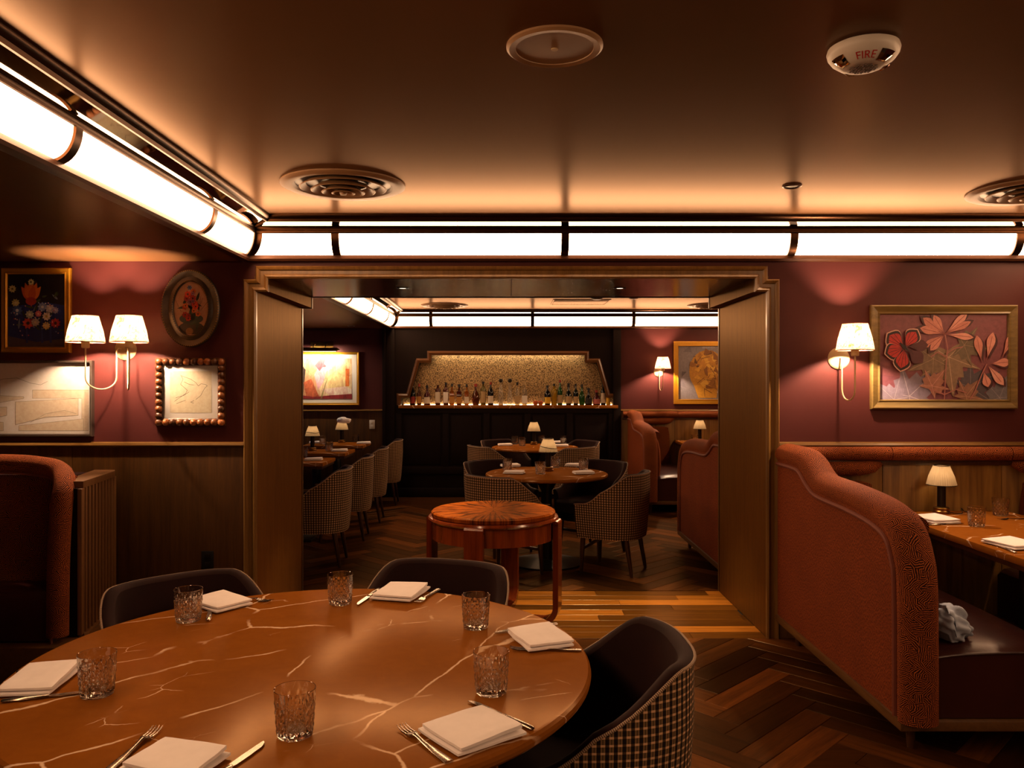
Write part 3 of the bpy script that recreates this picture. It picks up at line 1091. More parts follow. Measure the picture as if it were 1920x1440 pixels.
vent(-.783, 3.86, .295, 'round ringed ceiling vent on the left of the near ceiling')
vent(2.60, 3.98, .295, 'round ringed ceiling vent cut off by the right picture edge')
vent(-.76, 9.85, .29, 'distant round ceiling vent over the left side of the bar room')
vent(2.50, 9.85, .29, 'distant round ceiling vent over the right bar room booths')
t = thing('ceiling_speaker', 'flat round ceiling disc with a thin pale rim, near the top centre', 'speaker', (.135, 2.27, ZC))
build('rim', MB().lathe([(.136, 0), (.136, -.006), (.128, -.012), (.110, -.010), (.108, 0)], 64, cap=False), M['grillewhite'], t)
build('cover', MB().lathe([(.109, -.0075), (.02, -.0085), (0, -.0085)], 64, cap=False), M['grillewhite'], t)
build('badge', MB().lathe([(.010, -.0086), (.010, -.0115), (0, -.0115)], 16, cap=False), M['cream'], t)

# smoke alarm with strobe
t = thing('smoke_alarm', 'white domed ceiling fire alarm strobe with red FIRE lettering', 'fire alarm', (1.005, 2.27, ZC))
dome = [(.082, 0), (.094, -.006), (.097, -.016), (.094, -.028), (.084, -.042), (.066, -.056), (.052, -.062), (.040, -.064), (0, -.064)]
build('housing', MB().lathe(dome, 56), M['white'], t)


def dome_z(r):
    for (r0, z0), (r1, z1) in zip(dome[2:-1], dome[3:]):
        if r1 <= r <= r0:
            q = (r0 - r) / max(1e-6, r0 - r1)
            return z0 + (z1 - z0) * q
    return -.064 if r < .05 else -.016


for a_, s_ in ((-62, 1.0), (-168, 1.0), (12, .9), (100, .9)):
    pts = []
    for i in range(5):
        row = []
        for k in range(5):
            r = .056 + .030 * i / 4
            aa = radians(a_) + (k - 2) / 4 * .62 * s_
            edge = .0 if i in (0, 4) or k in (0, 4) else -.004
            row.append((r * cos(aa), r * sin(aa), dome_z(r) - .0012 + edge))
        pts.append(row)
    build('strobe_lens', MB().grid(pts), M['mirror'], t, smooth=False)
gm = MB()
for i in range(9):
    for k in range(9):
        x, y = (i - 4) * .0085, (k - 4) * .0085
        if math.hypot(x, y) < .037:
            gm.box(x - .0022, x + .0022, y - .0022, y + .0022, -.0655, -.0635)
g_ = build('grille', gm, M['grey'], t, smooth=False); g_['kind'] = 'stuff'


def text_mesh(txt, size, mat, name):
    cu = bpy.data.curves.new(name, 'FONT')
    cu.body = txt; cu.size = size; cu.align_x = 'CENTER'; cu.align_y = 'CENTER'
    ob = bpy.data.objects.new(name, cu); COL.objects.link(ob)
    bpy.context.view_layer.update()
    dg = bpy.context.evaluated_depsgraph_get()
    me = bpy.data.meshes.new_from_object(ob.evaluated_get(dg))
    bpy.data.objects.remove(ob)
    me.materials.clear(); me.materials.append(mat)
    return me


n = NT('red_print'); n.set(Base_Color=H('#b8201c'), Roughness=.5); M['redprint'] = n.mat
me = text_mesh('FIRE', .030, M['redprint'], 'lettering')
bm = bmesh.new(); bm.from_mesh(me)
bmesh.ops.subdivide_edges(bm, edges=[e for e in bm.edges if e.calc_length() > .004], cuts=2)
bmesh.ops.triangulate(bm, faces=bm.faces)
for v in bm.verts:       # wrap the word round the lower rim of the dome, readable from below
    aa = radians(-108) + v.co.x / .074
    r = .0715 + v.co.y * .92
    v.co = Vector((r * cos(aa), r * sin(aa), dome_z(r) - .0011))
bm.to_mesh(me); bm.free()
put('lettering', me, t)

t = thing('sprinkler_cap', 'small dark flush sprinkler disc in the ceiling near the right cove rib', 'sprinkler', (1.375, 3.88, ZC))
build('ring', MB().lathe([(.046, 0), (.046, -.004), (.038, -.008), (.036, -.004), (.036, 0)], 28, cap=False), M['brownbronze'], t)
build('disc', MB().lathe([(.037, -.003), (0, -.005)], 28, cap=False), M['stemdark'], t)
t = thing('sprinkler_cap', 'tiny sprinkler disc in the distant ceiling beside the access panel', 'sprinkler', (1.42, 9.0, ZC))
build('ring', MB().lathe([(.05, 0), (.05, -.006), (.035, -.012), (0, -.012)], 20, cap=False), M['brownbronze'], t)
t = thing('ceiling_hatch', 'flat rectangular access hatch in the distant bar room ceiling', 'hatch', (.86, 9.45, ZC))
build('panel', MB().cbox(-.31, .31, -.28, .28, -.004, 0, .001), M['ceiling'], t)
build('frame', MB().box(-.33, .33, -.30, -.285, -.006, 0).box(-.33, .33, .285, .30, -.006, 0).box(-.33, -.315, -.285, .285, -.006, 0).box(.315, .33, -.285, .285, -.006, 0), M['ceiling'], t)
t = thing('smoke_detector', 'small dark smoke detector on the distant ceiling past the passage', 'smoke detector', (.98, 8.75, ZC))
build('body', MB().lathe([(.07, 0), (.075, -.01), (.07, -.03), (.04, -.045), (0, -.045)], 24), M['brownbronze'], t)
build('base_ring', MB().lathe([(.085, 0), (.085, -.006), (.07, -.008)], 24, cap=False), M['brownbronze'], t)

for x, wd in ((-.677, 'small lit downlight in the passage soffit, left of its centre joint'), (.736, 'small lit downlight in the passage soffit, right of its centre joint')):
    t = thing('downlight', wd, 'downlight', (x, 5.24, ZP), 0, 'recessed downlights in the passage')
    build('ring', MB().lathe([(.040, 0), (.040, -.003), (.030, -.005), (.027, .0)], 24, cap=False), M['bronze'], t)
    build('lens', MB().lathe([(.027, -.001), (0, -.002)], 20, cap=False), M['lit'], t)
    ld = bpy.data.lights.new('downlight', 'SPOT'); ld.energy = SPOT_W; ld.color = (1, .72, .42); ld.spot_size = radians(56); ld.spot_blend = .7; ld.shadow_soft_size = .03
    lo_ = put('downlight_beam', ld, t, (0, 0, -.02))
for x, y, wd in ((-1.95, 10.1, 'small lit downlight in the left soffit above the bright painting'), (-2.62, 9.9, 'dim downlight in the far left soffit corner')):
    t = thing('downlight', wd, 'downlight', (x, y, ZS), 0, 'recessed downlights in the far soffit')
    build('ring', MB().lathe([(.045, 0), (.045, -.003), (.034, -.005), (.03, .0)], 24, cap=False), M['bronze'], t)
    build('lens', MB().lathe([(.03, -.001), (0, -.002)], 20, cap=False), M['brownbronze'], t)

# exit sign on the wall behind the viewer (its red glow shows in the bar mirror)
t = thing('exit_sign', 'green boxed exit sign with red letters on the wall behind the viewer', 'sign', (.05, YS, 2.0))
build('case', MB().cbox(-.16, .16, 0, .04, -.09, .09, .005), M['black'], t)
put('lettering', text_mesh('EXIT', .13, M['exit'], 'exit_letters'), t, (0, .0415, 0), (pi / 2, 0, pi))

# ------------------------------------------------------------------ wall lights
def u_arm(x0, x1, yw, yo, z0, z1, zb_, r=.0045):
    """swan neck: out of the wall plate at (x0, yw), down in a U and up to the holder at (x1, yo)"""
    pts = [(x0, yw, z0), (x0 + (x1 - x0) * .08, yw - .012, z0 + .004)]
    xa, ya_ = x0 + (x1 - x0) * .14, yw - .022
    pts.append((xa, ya_, z0 - .010))
    dep = abs(yo - ya_)
    ra = sqrt((x1 - xa) ** 2 + (yo - ya_) ** 2) / 2
    zc = zb_ + min(ra, .07)
    rz = min(ra, .07)
    pts.append((xa, ya_, zc + .03))
    for q in range(13):
        a = pi * q / 12
        s_ = (1 - cos(a)) / 2
        pts.append((xa + (x1 - xa) * s_, ya_ + (yo - ya_) * s_, zc - rz * sin(a)))
    pts.append((x1, yo, zc + .04))
    pts.append((x1, yo, z1))
    return MB().tube(pts, r, 10)


def shade_mesh(rb_, rt_, h, pleats, key, mat):
    rows = []
    seg = pleats * 4
    prof = [(rb_, 0), (rb_ + (rt_ - rb_) * .45 + .004, h * .45), (rt_, h)]
    mb = MB().lathe(prof, seg, rf=lambda t, z, i: .0018 * sin(t * pleats), cap=False)
    return mb.mesh(key, mat, ang=80, recalc=False)


SH = {}


def lit_shade(parent, x, y, z, rb_=.101, rt_=.066, h=.150):
    if 'lit' not in SH:
        SH['lit'] = shade_mesh(rb_, rt_, h, 34, 'lamp_shade', M['shade_lit'])
        SH['rimb'] = MB().tube([(rb_ * cos(q * pi / 20), rb_ * sin(q * pi / 20), 0) for q in range(40)], .0028, 6, True).mesh('shade_rim', M['pipe'])
        SH['rimt'] = MB().tube([(rt_ * cos(q * pi / 20), rt_ * sin(q * pi / 20), h) for q in range(40)], .0024, 6, True).mesh('shade_rim', M['pipe'])
        SH['hold'] = MB().lathe([(.018, -.034), (.022, -.030), (.022, .004), (.016, .008), (.016, .035), (0, .035)], 20).mesh('bulb_holder', M['cream'])
        nb_ = NT('clear_lit_bulb'); tr_ = nb_.n('BsdfTransparent'); em_ = nb_.n('Emission'); em_.inputs[0].default_value = (1, .72, .48, 1); em_.inputs[1].default_value = 3.0
        ad_ = nb_.n('AddShader'); nb_.l(tr_.outputs[0], ad_.inputs[0]); nb_.l(em_.outputs[0], ad_.inputs[1]); nb_.l(ad_.outputs[0], nb_.out.inputs[0]); nb_.t.nodes.remove(nb_.b)
        nb_.mat.cycles.emission_sampling = 'NONE'
        SH['bulb'] = MB().lathe([(.012, .035), (.02, .05), (.022, .065), (.016, .082), (0, .088)], 16).mesh('bulb', nb_.mat)
    s_ = put('lamp_shade', SH['lit'], parent, (x, y, z))
    put('shade_rim', SH['rimb'], s_)
    put('shade_rim', SH['rimt'], s_)
    put('bulb_holder', SH['hold'], parent, (x, y, z))
    put('bulb', SH['bulb'], parent, (x, y, z))
    ld = bpy.data.lights.new('filament', 'POINT'); ld.energy = BULB_W; ld.color = (1, .68, .44); ld.shadow_soft_size = .018
    put('filament', ld, parent, (x, y, z + .062))


def plate(parent, z=0):
    build('wall_plate', MB().lathe([(.064, 0), (.064, .006), (.056, .014), (.03, .018), (.012, .022), (0, .022)], 32).mapv(lambda a, b, c: (a, -c, b)), M['cream'], parent, (0, 0, z))


# single sconce beside the butterfly picture, and its twin in the far room
def single(x, yw, label):
    t = thing('wall_sconce', label, 'wall light', (x, yw, 1.644), 0, 'single swan neck sconces')
    plate(t)
    build('arm', u_arm(.0, .022, -.02, -.175, 0, .01, -.245), M['cream'], t)
    lit_shade(t, .022, -.175, .042)


single(1.957, YW, 'single sconce with marbled paper shade beside the butterfly picture')
single(2.00, YF, 'distant single sconce left of the gold framed painting')
t = thing('wall_sconce', 'double sconce with two marbled paper shades on the left wall', 'wall light', (-2.245, YW, 1.698))
plate(t)
build('arm', u_arm(-.02, -.135, -.018, -.20, 0, .01, -.235), M['cream'], t)
build('arm', u_arm(.015, .112, -.018, -.20, 0, .01, -.235), M['cream'], t)
lit_shade(t, -.135, -.20, .032)
lit_shade(t, .112, -.20, .032)

# ------------------------------------------------------------------ pictures
class Art:
    """flat print: coloured paper shapes laid over each other in one sheet (x right, z up, facing -y)"""
    def __init__(s, w, h, bg):
        s.mb = MB(); s.mb.col = []; s.k = 0; s.w = w; s.h = h
        s.poly([(-w / 2, -h / 2), (w / 2, -h / 2), (w / 2, h / 2), (-w / 2, h / 2)], bg)

    def poly(s, pts, col):
        c = H(col) if isinstance(col, str) else col
        y = -.00012 * s.k
        s.k += 1
        ar = sum(pts[i][0] * pts[(i + 1) % len(pts)][1] - pts[(i + 1) % len(pts)][0] * pts[i][1] for i in range(len(pts)))
        if ar < 0: pts = pts[::-1]
        x0, x1, z0, z1 = -s.w / 2, s.w / 2, -s.h / 2, s.h / 2
        for ax, lim, sg in ((0, x0, 1), (0, x1, -1), (1, z0, 1), (1, z1, -1)):
            out = []
            for i in range(len(pts)):
                p, q = pts[i], pts[(i + 1) % len(pts)]
                ip = (p[ax] - lim) * sg >= -1e-9; iq = (q[ax] - lim) * sg >= -1e-9
                if ip: out.append(p)
                if ip != iq:
                    tt = (lim - p[ax]) / (q[ax] - p[ax])
                    out.append((p[0] + tt * (q[0] - p[0]), p[1] + tt * (q[1] - p[1])))
            pts = out
            if len(pts) < 3: return s
        s.mb.add([(x, y, z) for x, z in pts], [tuple(range(len(pts)))])
        s.mb.col.append(c)
        return s

    def ell(s, x, z, rx, rz, col, rot=0, n=20):
        c, d = cos(rot), sin(rot)
        return s.poly([(x + rx * cos(t) * c - rz * sin(t) * d, z + rx * cos(t) * d + rz * sin(t) * c) for t in [2 * pi * i / n for i in range(n)]], col)

    def leaf(s, x, z, L, W, a, col, n=8, bulge=.45):
        p = []
        for i in range(n + 1):
            t = i / n
            w = W * sin(pi * t ** (bulge * 1.6)) / 2
            p.append((t * L, w))
        p += [(q[0], -q[1]) for q in p[-2:0:-1]]
        c, d = cos(a), sin(a)
        return s.poly([(x + u * c - v * d, z + u * d + v * c) for u, v in p], col)

    def flower(s, x, z, r, n, col, core, a0=0, W=.8):
        for i in range(n):
            s.leaf(x, z, r, r * W, a0 + 2 * pi * i / n, col if i % 2 else tuple(min(1, q * 1.25) for q in H(col)[:3]) + (1,))
        return s.ell(x, z, r * .28, r * .28, core, 0, 10)

    def line(s, pts, w, col):
        for (xa, za), (xb, zb_) in zip(pts[:-1], pts[1:]):
            l = math.hypot(xb - xa, zb_ - za) or 1
            nx, nz = -(zb_ - za) / l * w / 2, (xb - xa) / l * w / 2
            s.poly([(xa + nx, za + nz), (xb + nx, zb_ + nz), (xb - nx, zb_ - nz), (xa - nx, za - nz)], col)
            s.k -= 1
        s.k += 1
        return s

    def maple(s, x, z, r, a, col, vein):
        lob = [(0, 1.0), (18, .55), (30, .62), (48, .42), (62, .85), (74, .5), (92, .55), (112, .36), (128, .6), (150, .28), (180, .16)]
        pts = [(ang_, q) for ang_, q in lob] + [(-ang_, q) for ang_, q in lob[-2:0:-1]]
        s.poly([(x + r * q * cos(a + radians(g)), z + r * q * sin(a + radians(g))) for g, q in pts], col)
        for g, q in ((0, .9), (62, .75), (-62, .75), (128, .5), (-128, .5)):
            s.line([(x, z), (x + r * q * cos(a + radians(g)), z + r * q * sin(a + radians(g)))], r * .016, vein)
        return s

    def build(s, parent, mat, y=0):
        return build('print', s.mb, mat, parent, (0, y, 0), smooth=False, recalc=False)


def frame_rect(parent, w, h, prof, mat, name='frame'):
    """prof: (inward offset from outer edge, depth out of the wall)"""
    co = [(-1, -1), (1, -1), (1, 1), (-1, 1)]
    rows = []
    for o, d in prof:
        rows.append([(sx_ * (w / 2 - o), -d, sz_ * (h / 2 - o)) for sx_, sz_ in co])
    return build(name, MB().grid(rows, closed_u=True), mat, parent, ang=20)


def picture(label, x, y, z, w, h, prof, mat, cat='picture'):
    t = thing('framed_picture', label, cat, (x, y - .002, z), 0, 'framed pictures on the walls')
    frame_rect(t, w, h, prof, mat)
    build('backing', MB().box(-w / 2 + .004, w / 2 - .004, -.006, 0, -h / 2 + .004, h / 2 - .004), M['black'], t)
    return t


rnd = random.Random(11)
# 1 flowers in a gilt frame
t = picture('gilt framed flower still life with a large orange lily on dark blue', -2.766, YW, 1.926, .407, .498, [(0, 0), (0, .020), (.006, .026), (.022, .022), (.030, .026), (.036, .016), (.036, .006)], M['gold'])
A = Art(.335, .426, '#1b1720')
A.poly([(-.168, -.213), (.168, -.213), (.168, .03), (.05, .05), (-.168, .02)], '#21327a')
A.poly([(-.168, -.213), (.168, -.213), (.168, -.165), (0, -.185), (-.168, -.15)], '#6a5866')
for i in range(26):
    A.leaf(rnd.uniform(-.13, .13), rnd.uniform(-.12, .12), rnd.uniform(.03, .07), .012, rnd.uniform(0, 6.28), rnd.choice(['#3a4a2c', '#4a5a34', '#5c6a52', '#8089a0']))
for x in (-.06, .03, .08):
    A.poly([(x, -.19), (x + .012, -.19), (x + .008, -.05), (x - .002, -.05)], '#3a4a94')
for a_, L in ((2.2, .10), (1.9, .11), (1.57, .13), (1.25, .11), (.95, .10), (1.4, .09)):
    A.leaf(-.03, .06, L, .045, a_, rnd.choice(['#ee7a22', '#f88a28', '#de641c']))
A.ell(-.03, .055, .032, .024, '#c8452a')
FL = [(-.12, .045, .026, '#c9bb7a', '#e8dcae'), (-.11, .0, .034, '#44568a', '#c2c8d8'), (-.045, -.075, .036, '#b8443a', '#2b1a14'), (.04, .02, .030, '#7884b0', '#d8d8e0'), (.085, .01, .030, '#b0a8b4', '#e0d8d8'),
      (.065, -.035, .028, '#cfc0b4', '#b8a060'), (.0, -.07, .028, '#a89c90', '#d0c0a0'), (.065, -.09, .026, '#d8b878', '#e8d8a0'), (.12, -.075, .032, '#a62c34', '#3a1014'), (.02, -.02, .022, '#c06a74', '#e0b0a8'), (-.03, -.025, .028, '#9aa090', '#d8d4c4'),
      (.12, .0, .022, '#9a90b4', '#d8d0e0'), (-.13, .125, .024, '#b9ad74', '#6a5a20'), (-.02, .165, .020, '#c6c08a', '#4a4a2a')]
for x, z, r, c1_, c2_ in FL:
    A.flower(x, z, r, 9, c1_, c2_, rnd.uniform(0, 1), .62)
for i in range(34):
    A.ell(rnd.uniform(-.14, .14), rnd.uniform(-.15, .06), .004, .004, rnd.choice(['#c84a4a', '#d8d0c8', '#e0a0a0', '#8a94c0']), 0, 8)
A.build(t, M['print'], -.010)
build('glazing', MB().box(-.168, .168, -.0155, -.0150, -.213, .213), M['pane'], t)

# 2 large abstract line drawing
t = picture('wide grey framed pale drawing of flat blocks, cut by the left edge', -2.960, YW, 1.409, 1.06, .447, [(0, 0), (0, .030), (.004, .034), (.012, .034), (.016, .026), (.016, .006)], M['grey'])
A = Art(1.028, .415, '#eaddd0')
for pts in ([(.17, .05), (.50, .05), (.50, -.19), (.46, -.19), (.46, .0), (.17, .0)], [(.09, -.16), (.47, -.12), (.47, -.19), (.09, -.19)], [(.07, -.02), (.44, .0), (.44, -.10), (.25, -.11), (.07, -.155)],
            [(-.36, .08), (-.02, .08), (-.02, .02), (-.12, .02), (-.12, -.06), (-.36, -.06)], [(-.08, .02), (.12, .01), (.12, -.0), (-.08, -.035)], [(-.4, -.06), (.02, -.05), (.02, -.10), (-.16, -.13), (-.4, -.13)], [(-.14, -.13), (.0, -.14), (.0, -.19), (-.14, -.19)],
            [(-.47, .1), (-.40, .1), (-.40, -.15), (-.47, -.15)]):
    A.poly(pts, '#dcc5a8')
    A.line(pts + [pts[0]], .0016, '#8a7662')
A.line([(-.5, .07), (-.3, .09), (-.1, .08), (.0, .115), (.08, .12), (.16, .09), (.22, .08), (.26, .10)], .002, '#8f7d6c')
A.line([(.16, -.14), (.25, -.09), (.36, -.07), (.43, -.09)], .0016, '#8f7d6c')
A.build(t, M['print'], -.010)
build('glazing', MB().box(-.514, .514, -.0185, -.0180, -.2075, .2075), M['pane'], t)

# 3 oval picture
t = thing('oval_picture', 'dark oval frame holding a bunch of red flowers on peach', 'picture', (-1.857, YW - .002, 1.938), 0, 'framed pictures on the walls')
rx, rz = .172, .228


def oval_ring(prof, n=64):
    return MB().grid([[((rx - o) * cos(q * 2 * pi / n), -d, (rz - o) * sin(q * 2 * pi / n)) for q in range(n)] for o, d in prof], closed_u=True)


build('frame', oval_ring([(0, 0), (0, .022), (.008, .030), (.016, .026), (.040, .014), (.056, .022), (.064, .024), (.070, .016), (.070, .004)]), M['ovalframe'], t, ang=30)
bd = MB()
for o, d, cnt, rr in ((.007, .028, 88, .0042), (.065, .023, 70, .0030)):
    for q in range(cnt):
        a_ = 2 * pi * q / cnt
        x, z = (rx - o) * cos(a_), (rz - o) * sin(a_)
        bd.add([(x + rr, -d, z), (x, -d, z + rr), (x - rr, -d, z), (x, -d, z - rr), (x, -d - rr, z)], [(0, 4, 1), (1, 4, 2), (2, 4, 3), (3, 4, 0)])
b_ = build('beaded_edge', bd, M['gold'], t); b_['kind'] = 'stuff'
A = Art(.24, .34, '#a8714c')
A.mb = MB(); A.mb.col = []; A.k = 0
A.ell(0, 0, .104, .160, '#d8a27c', 0, 40)
A.ell(0, -.115, .075, .038, '#3a2414'); A.ell(0, -.06, .070, .032, '#1c1a10')
for i in range(16):
    A.leaf(rnd.uniform(-.05, .05), rnd.uniform(-.08, .05), rnd.uniform(.03, .07), .016, rnd.uniform(0, 6.28), rnd.choice(['#1c2412', '#2a3018', '#15180c']))
for i in range(24):
    zz = rnd.uniform(-.06, .10); wv = .058 * (1 - (zz + .06) / .22)
    A.flower(rnd.uniform(-wv, wv), zz, rnd.uniform(.012, .024), 7, rnd.choice(['#b82c1c', '#cc4026', '#981e16', '#d06a38', '#7a4a5a']), '#3a0c08', rnd.uniform(0, 1))
A.flower(.0, .12, .016, 6, '#4a5a7a', '#2a2a3a')
for x, a_ in ((.05, 1.1), (.06, .7), (-.05, 2.2), (.055, 1.4)):
    A.line([(x, -.02), (x + .06 * cos(a_), -.02 + .09 * sin(a_))], .0016, '#4a2a18')
A.ell(0, -.135, .022, .020, '#8a6038')
A.build(t, M['print'], -.006)
build('backing', MB().prism([((rx - .003) * cos(q * 2 * pi / 40), (rz - .003) * sin(q * 2 * pi / 40)) for q in range(40)], 'y', -.004, 0), M['black'], t)

# 4 bird drawing in a frame of wooden beads
t = thing('framed_picture', 'square white bird line drawing framed by round wooden beads', 'picture', (-1.859, YW - .002, 1.447), 0, 'framed pictures on the walls')
frame_rect(t, .412, .402, [(0, 0), (0, .016), (.040, .016), (.046, .012), (.046, .004)], M['bead'])
bead_me = MB().lathe([(.0, -.0205), (.012, -.017), (.019, -.009), (.0212, 0), (.019, .009), (.012, .017), (0, .0205)], 14).mesh('bead', M['bead'])
for i in range(10):
    u = -.183 + .0407 * i
    for (x, z) in ((u, .178), (u, -.178)):
        put('bead', bead_me, t, (x, -.020, z), (rnd.uniform(0, 3), rnd.uniform(0, 3), 0))
for i in range(1, 9):
    z = -.178 + .0396 * i
    for x in (-.183, .183):
        put('bead', bead_me, t, (x, -.020, z), (rnd.uniform(0, 3), rnd.uniform(0, 3), 0))
build('mount', MB().box(-.163, .163, -.008, -.002, -.160, .160), M['mat'], t)
A = Art(.245, .245, '#d9c7a6')
for pts in ([(-.06, .10), (-.045, .075), (-.06, .045), (-.02, .01)], [(-.055, .095), (.0, .075), (.03, .055), (.045, .035)], [(.045, .035), (.06, .048), (.085, .045), (.098, .036), (.085, .025), (.075, .01), (.06, -.02), (.03, -.045)],
            [(-.02, .01), (-.03, -.01), (-.06, -.03), (-.095, -.055)], [(-.09, -.035), (-.04, -.02), (-.01, .0)], [(-.085, -.07), (-.05, -.055), (-.03, -.05)], [(.02, -.05), (.0, -.06), (.018, -.066)], [(-.04, .06), (-.01, .045), (.02, .04)]):
    A.line([(x, z) for x, z in pts], .0024, '#6b5a48')
A.build(t, M['print'], -.009)
build('glazing', MB().box(-.163, .163, -.0150, -.0145, -.158, .158), M['pane'], t)

# 5 butterfly and maple print
t = picture('large olive framed print of a red butterfly and maple leaves', 2.57, YW, 1.652, .861, .611, [(0, 0), (0, .022), (.008, .030), (.020, .026), (.040, .020), (.050, .024), (.056, .012), (.056, .004)], M['olive'])
A = Art(.75, .50, '#80484e')
A.poly([(-.375, -.25), (.375, -.25), (.375, -.12), (0, -.16), (-.375, -.10)], '#74404a')
LG, LD = '#8a7a70', '#6a5c54'
A.maple(-.20, -.23, .24, .75, '#7c6e7e', '#a89aa4'); A.maple(-.29, -.25, .16, 2.4, '#87798a', '#a89aa4')
A.maple(.16, -.18, .20, .5, '#524a52', '#7c7078'); A.maple(.33, -.24, .16, 1.2, '#6e6a72', '#948a90')
A.maple(.03, .0, .24, -1.45, '#8a7058', '#b8987e'); A.maple(-.06, -.01, .17, -2.7, '#7e6650', '#a8886e'); A.maple(.12, .07, .16, -.15, '#6e5e4a', '#9c7e66')
A.maple(-.07, -.17, .13, .9, '#a4705e', '#d0988a'); A.maple(.13, -.23, .13, .9, '#8c6450', '#c09078')
for a_, L, w in ((2.9, .15, .055), (2.5, .16, .06), (2.1, .13, .05), (.75, .18, .05), (.45, .17, .045), (-.12, .17, .045), (-2.6, .15, .045), (-2.3, .13, .05)):
    A.leaf(.005 + .02 * cos(a_), .135 + .02 * sin(a_), L, w * .95, a_, '#4a2628', 10, 1.15)
    A.leaf(.005, .135, L, w * .9, a_, rnd.choice(['#cc8474', '#d89484', '#c27a6a']), 10, 1.15)
    A.line([(.005, .135), (.005 + L * .9 * cos(a_), .135 + L * .9 * sin(a_))], .003, '#8a4a42')
for x, z, a_, L in ((.22, -.03, 1.75, .16), (.25, -.02, 1.35, .17), (.25, -.04, -.9, .16), (.34, .0, 1.1, .16), (.27, -.04, .1, .12), (.23, -.08, -1.3, .1)):
    A.leaf(x + .012, z - .01, L, .052, a_, '#4a2628', 10, 1.15)
    A.leaf(x, z, L, .050, a_, rnd.choice(['#d08c7c', '#dc9c8c', '#c68070']), 10, 1.15)
    A.line([(x, z), (x + L * .85 * cos(a_), z + L * .85 * sin(a_))], .0028, '#8a4a42')
for pts in ([(.005, .13), (.02, .05), (.01, -.05), (.0, -.25)], [(.01, .02), (.06, .05), (.11, .06)], [(.01, .0), (-.04, .03), (-.08, .0)], [(.25, -.04), (.22, -.10), (.18, -.2), (.15, -.25)], [(.0, -.22), (.07, -.19), (.13, -.21)], [(.0, -.22), (-.05, -.20), (-.09, -.19)]):
    A.line(pts, .006, '#a86a62')
# butterfly
A.leaf(-.215, .05, .12, .08, -.75, '#55292c', 10, 1.0)
A.leaf(-.215, .06, .12, .07, .1, '#55292c', 10, 1.0)
for L, w, a_ in ((.135, .115, 2.45), (.135, .10, .95), (.125, .105, 3.45), (.145, .105, -1.75)):
    A.leaf(-.235, .055, L, w, a_, '#d8a898', 10, 1.0)
    A.leaf(-.235, .055, L * .95, w * .92, a_, '#2a1210', 10, 1.0)
    A.leaf(-.235, .055, L * .84, w * .72, a_, '#b82a24', 10, 1.0)
    for dv in (-.24, .0, .24):
        A.line([(-.235, .055), (-.235 + L * .8 * cos(a_ + dv), .055 + L * .8 * sin(a_ + dv))], .0026, '#3a100c')
A.leaf(-.265, .085, .085, .016, -.75, '#2a1412')
A.line([(-.20, .04), (-.175, .055)], .002, '#2a1412'); A.line([(-.20, .04), (-.185, .015)], .002, '#2a1412')
A.build(t, M['print'], -.008)

# 6 colourful abstract under a picture light
t = picture('bright pink and orange abstract in a gilt frame under a picture light', -2.43, YF, 1.556, .98, .70, [(0, 0), (0, .025), (.008, .032), (.022, .026), (.028, .028), (.032, .014), (.032, .006)], M['gold'])
build('mount', MB().box(-.459, .459, -.008, -.004, -.319, .319), M['mat'], t)
A = Art(.79, .53, '#d9b487')
for pts, c in (([(-.4, -.27), (-.4, .27), (-.30, .27), (-.26, .1), (-.30, -.27)], '#c88a94'), ([(-.32, -.2), (-.28, .2), (-.20, .1), (-.22, -.2)], '#4a3a34'), ([(-.25, -.27), (-.2, .27), (-.08, .27), (-.06, .0), (-.1, -.27)], '#d0956a'), ([(-.20, -.27), (-.24, -.05), (-.14, .0), (-.02, -.27)], '#c0603c'),
               ([(-.1, .05), (.0, .24), (.10, .2), (.13, .13), (.06, .1), (.02, -.05), (-.05, -.15)], '#d89aa0'), ([(-.09, .17), (-.03, .26), (.05, .265), (.03, .2), (.06, .16), (.01, .15), (-.03, .1)], '#a04a52'), ([(.05, .0), (.3, .2), (.36, .1), (.3, -.1), (.1, -.16)], '#d4b47c'), ([(.31, -.1), (.31, .13), (.36, .13), (.36, -.1)], '#cc6a2a'), ([(-.0, -.14), (.3, -.1), (.395, -.14), (.395, -.22), (.1, -.22)], '#dcb8a4'),
               ([(-.4, -.27), (-.4, -.20), (-.1, -.24), (.1, -.22), (.395, -.20), (.395, -.27)], '#8a2a2a'), ([(-.02, -.27), (.06, -.05), (.09, .03), (.05, -.05), (.0, -.27)], '#8a8a48')):
    A.poly(pts, c)
A.build(t, M['canvas'], -.010)
t = thing('picture_light', 'brass picture light bar above the bright abstract painting', 'picture light', (-2.43, YF, 1.955))
build('tube', MB().tube([(-.235, -.17, -.02), (.235, -.17, -.02)], .026, 18), M['brass'], t)
for s_ in (-1, 1):
    build('end_cap', MB().tube([(s_ * .235, -.17, -.02), (s_ * .262, -.17, -.02)], [.018, .006], 12), M['brass'], t)
    build('arm', MB().tube([(s_ * .08, -.012, .045), (s_ * .08, -.08, .055), (s_ * .08, -.15, .03), (s_ * .08, -.165, .0)], .007, 8), M['brass'], t)
build('wall_plate', MB().cbox(-.15, .15, -.014, 0, .01, .085, .004), M['brass'], t)
build('lamp_slot', MB().box(-.215, .215, -.176, -.152, -.0475, -.0455), M['lit'], t)
ld = bpy.data.lights.new('picture_beam', 'AREA'); ld.shape = 'RECTANGLE'; ld.size = .44; ld.size_y = .02; ld.energy = 12.0; ld.color = (1, .80, .58)
put('picture_beam', ld, t, (0, -.160, -.052), (radians(38), 0, 0))

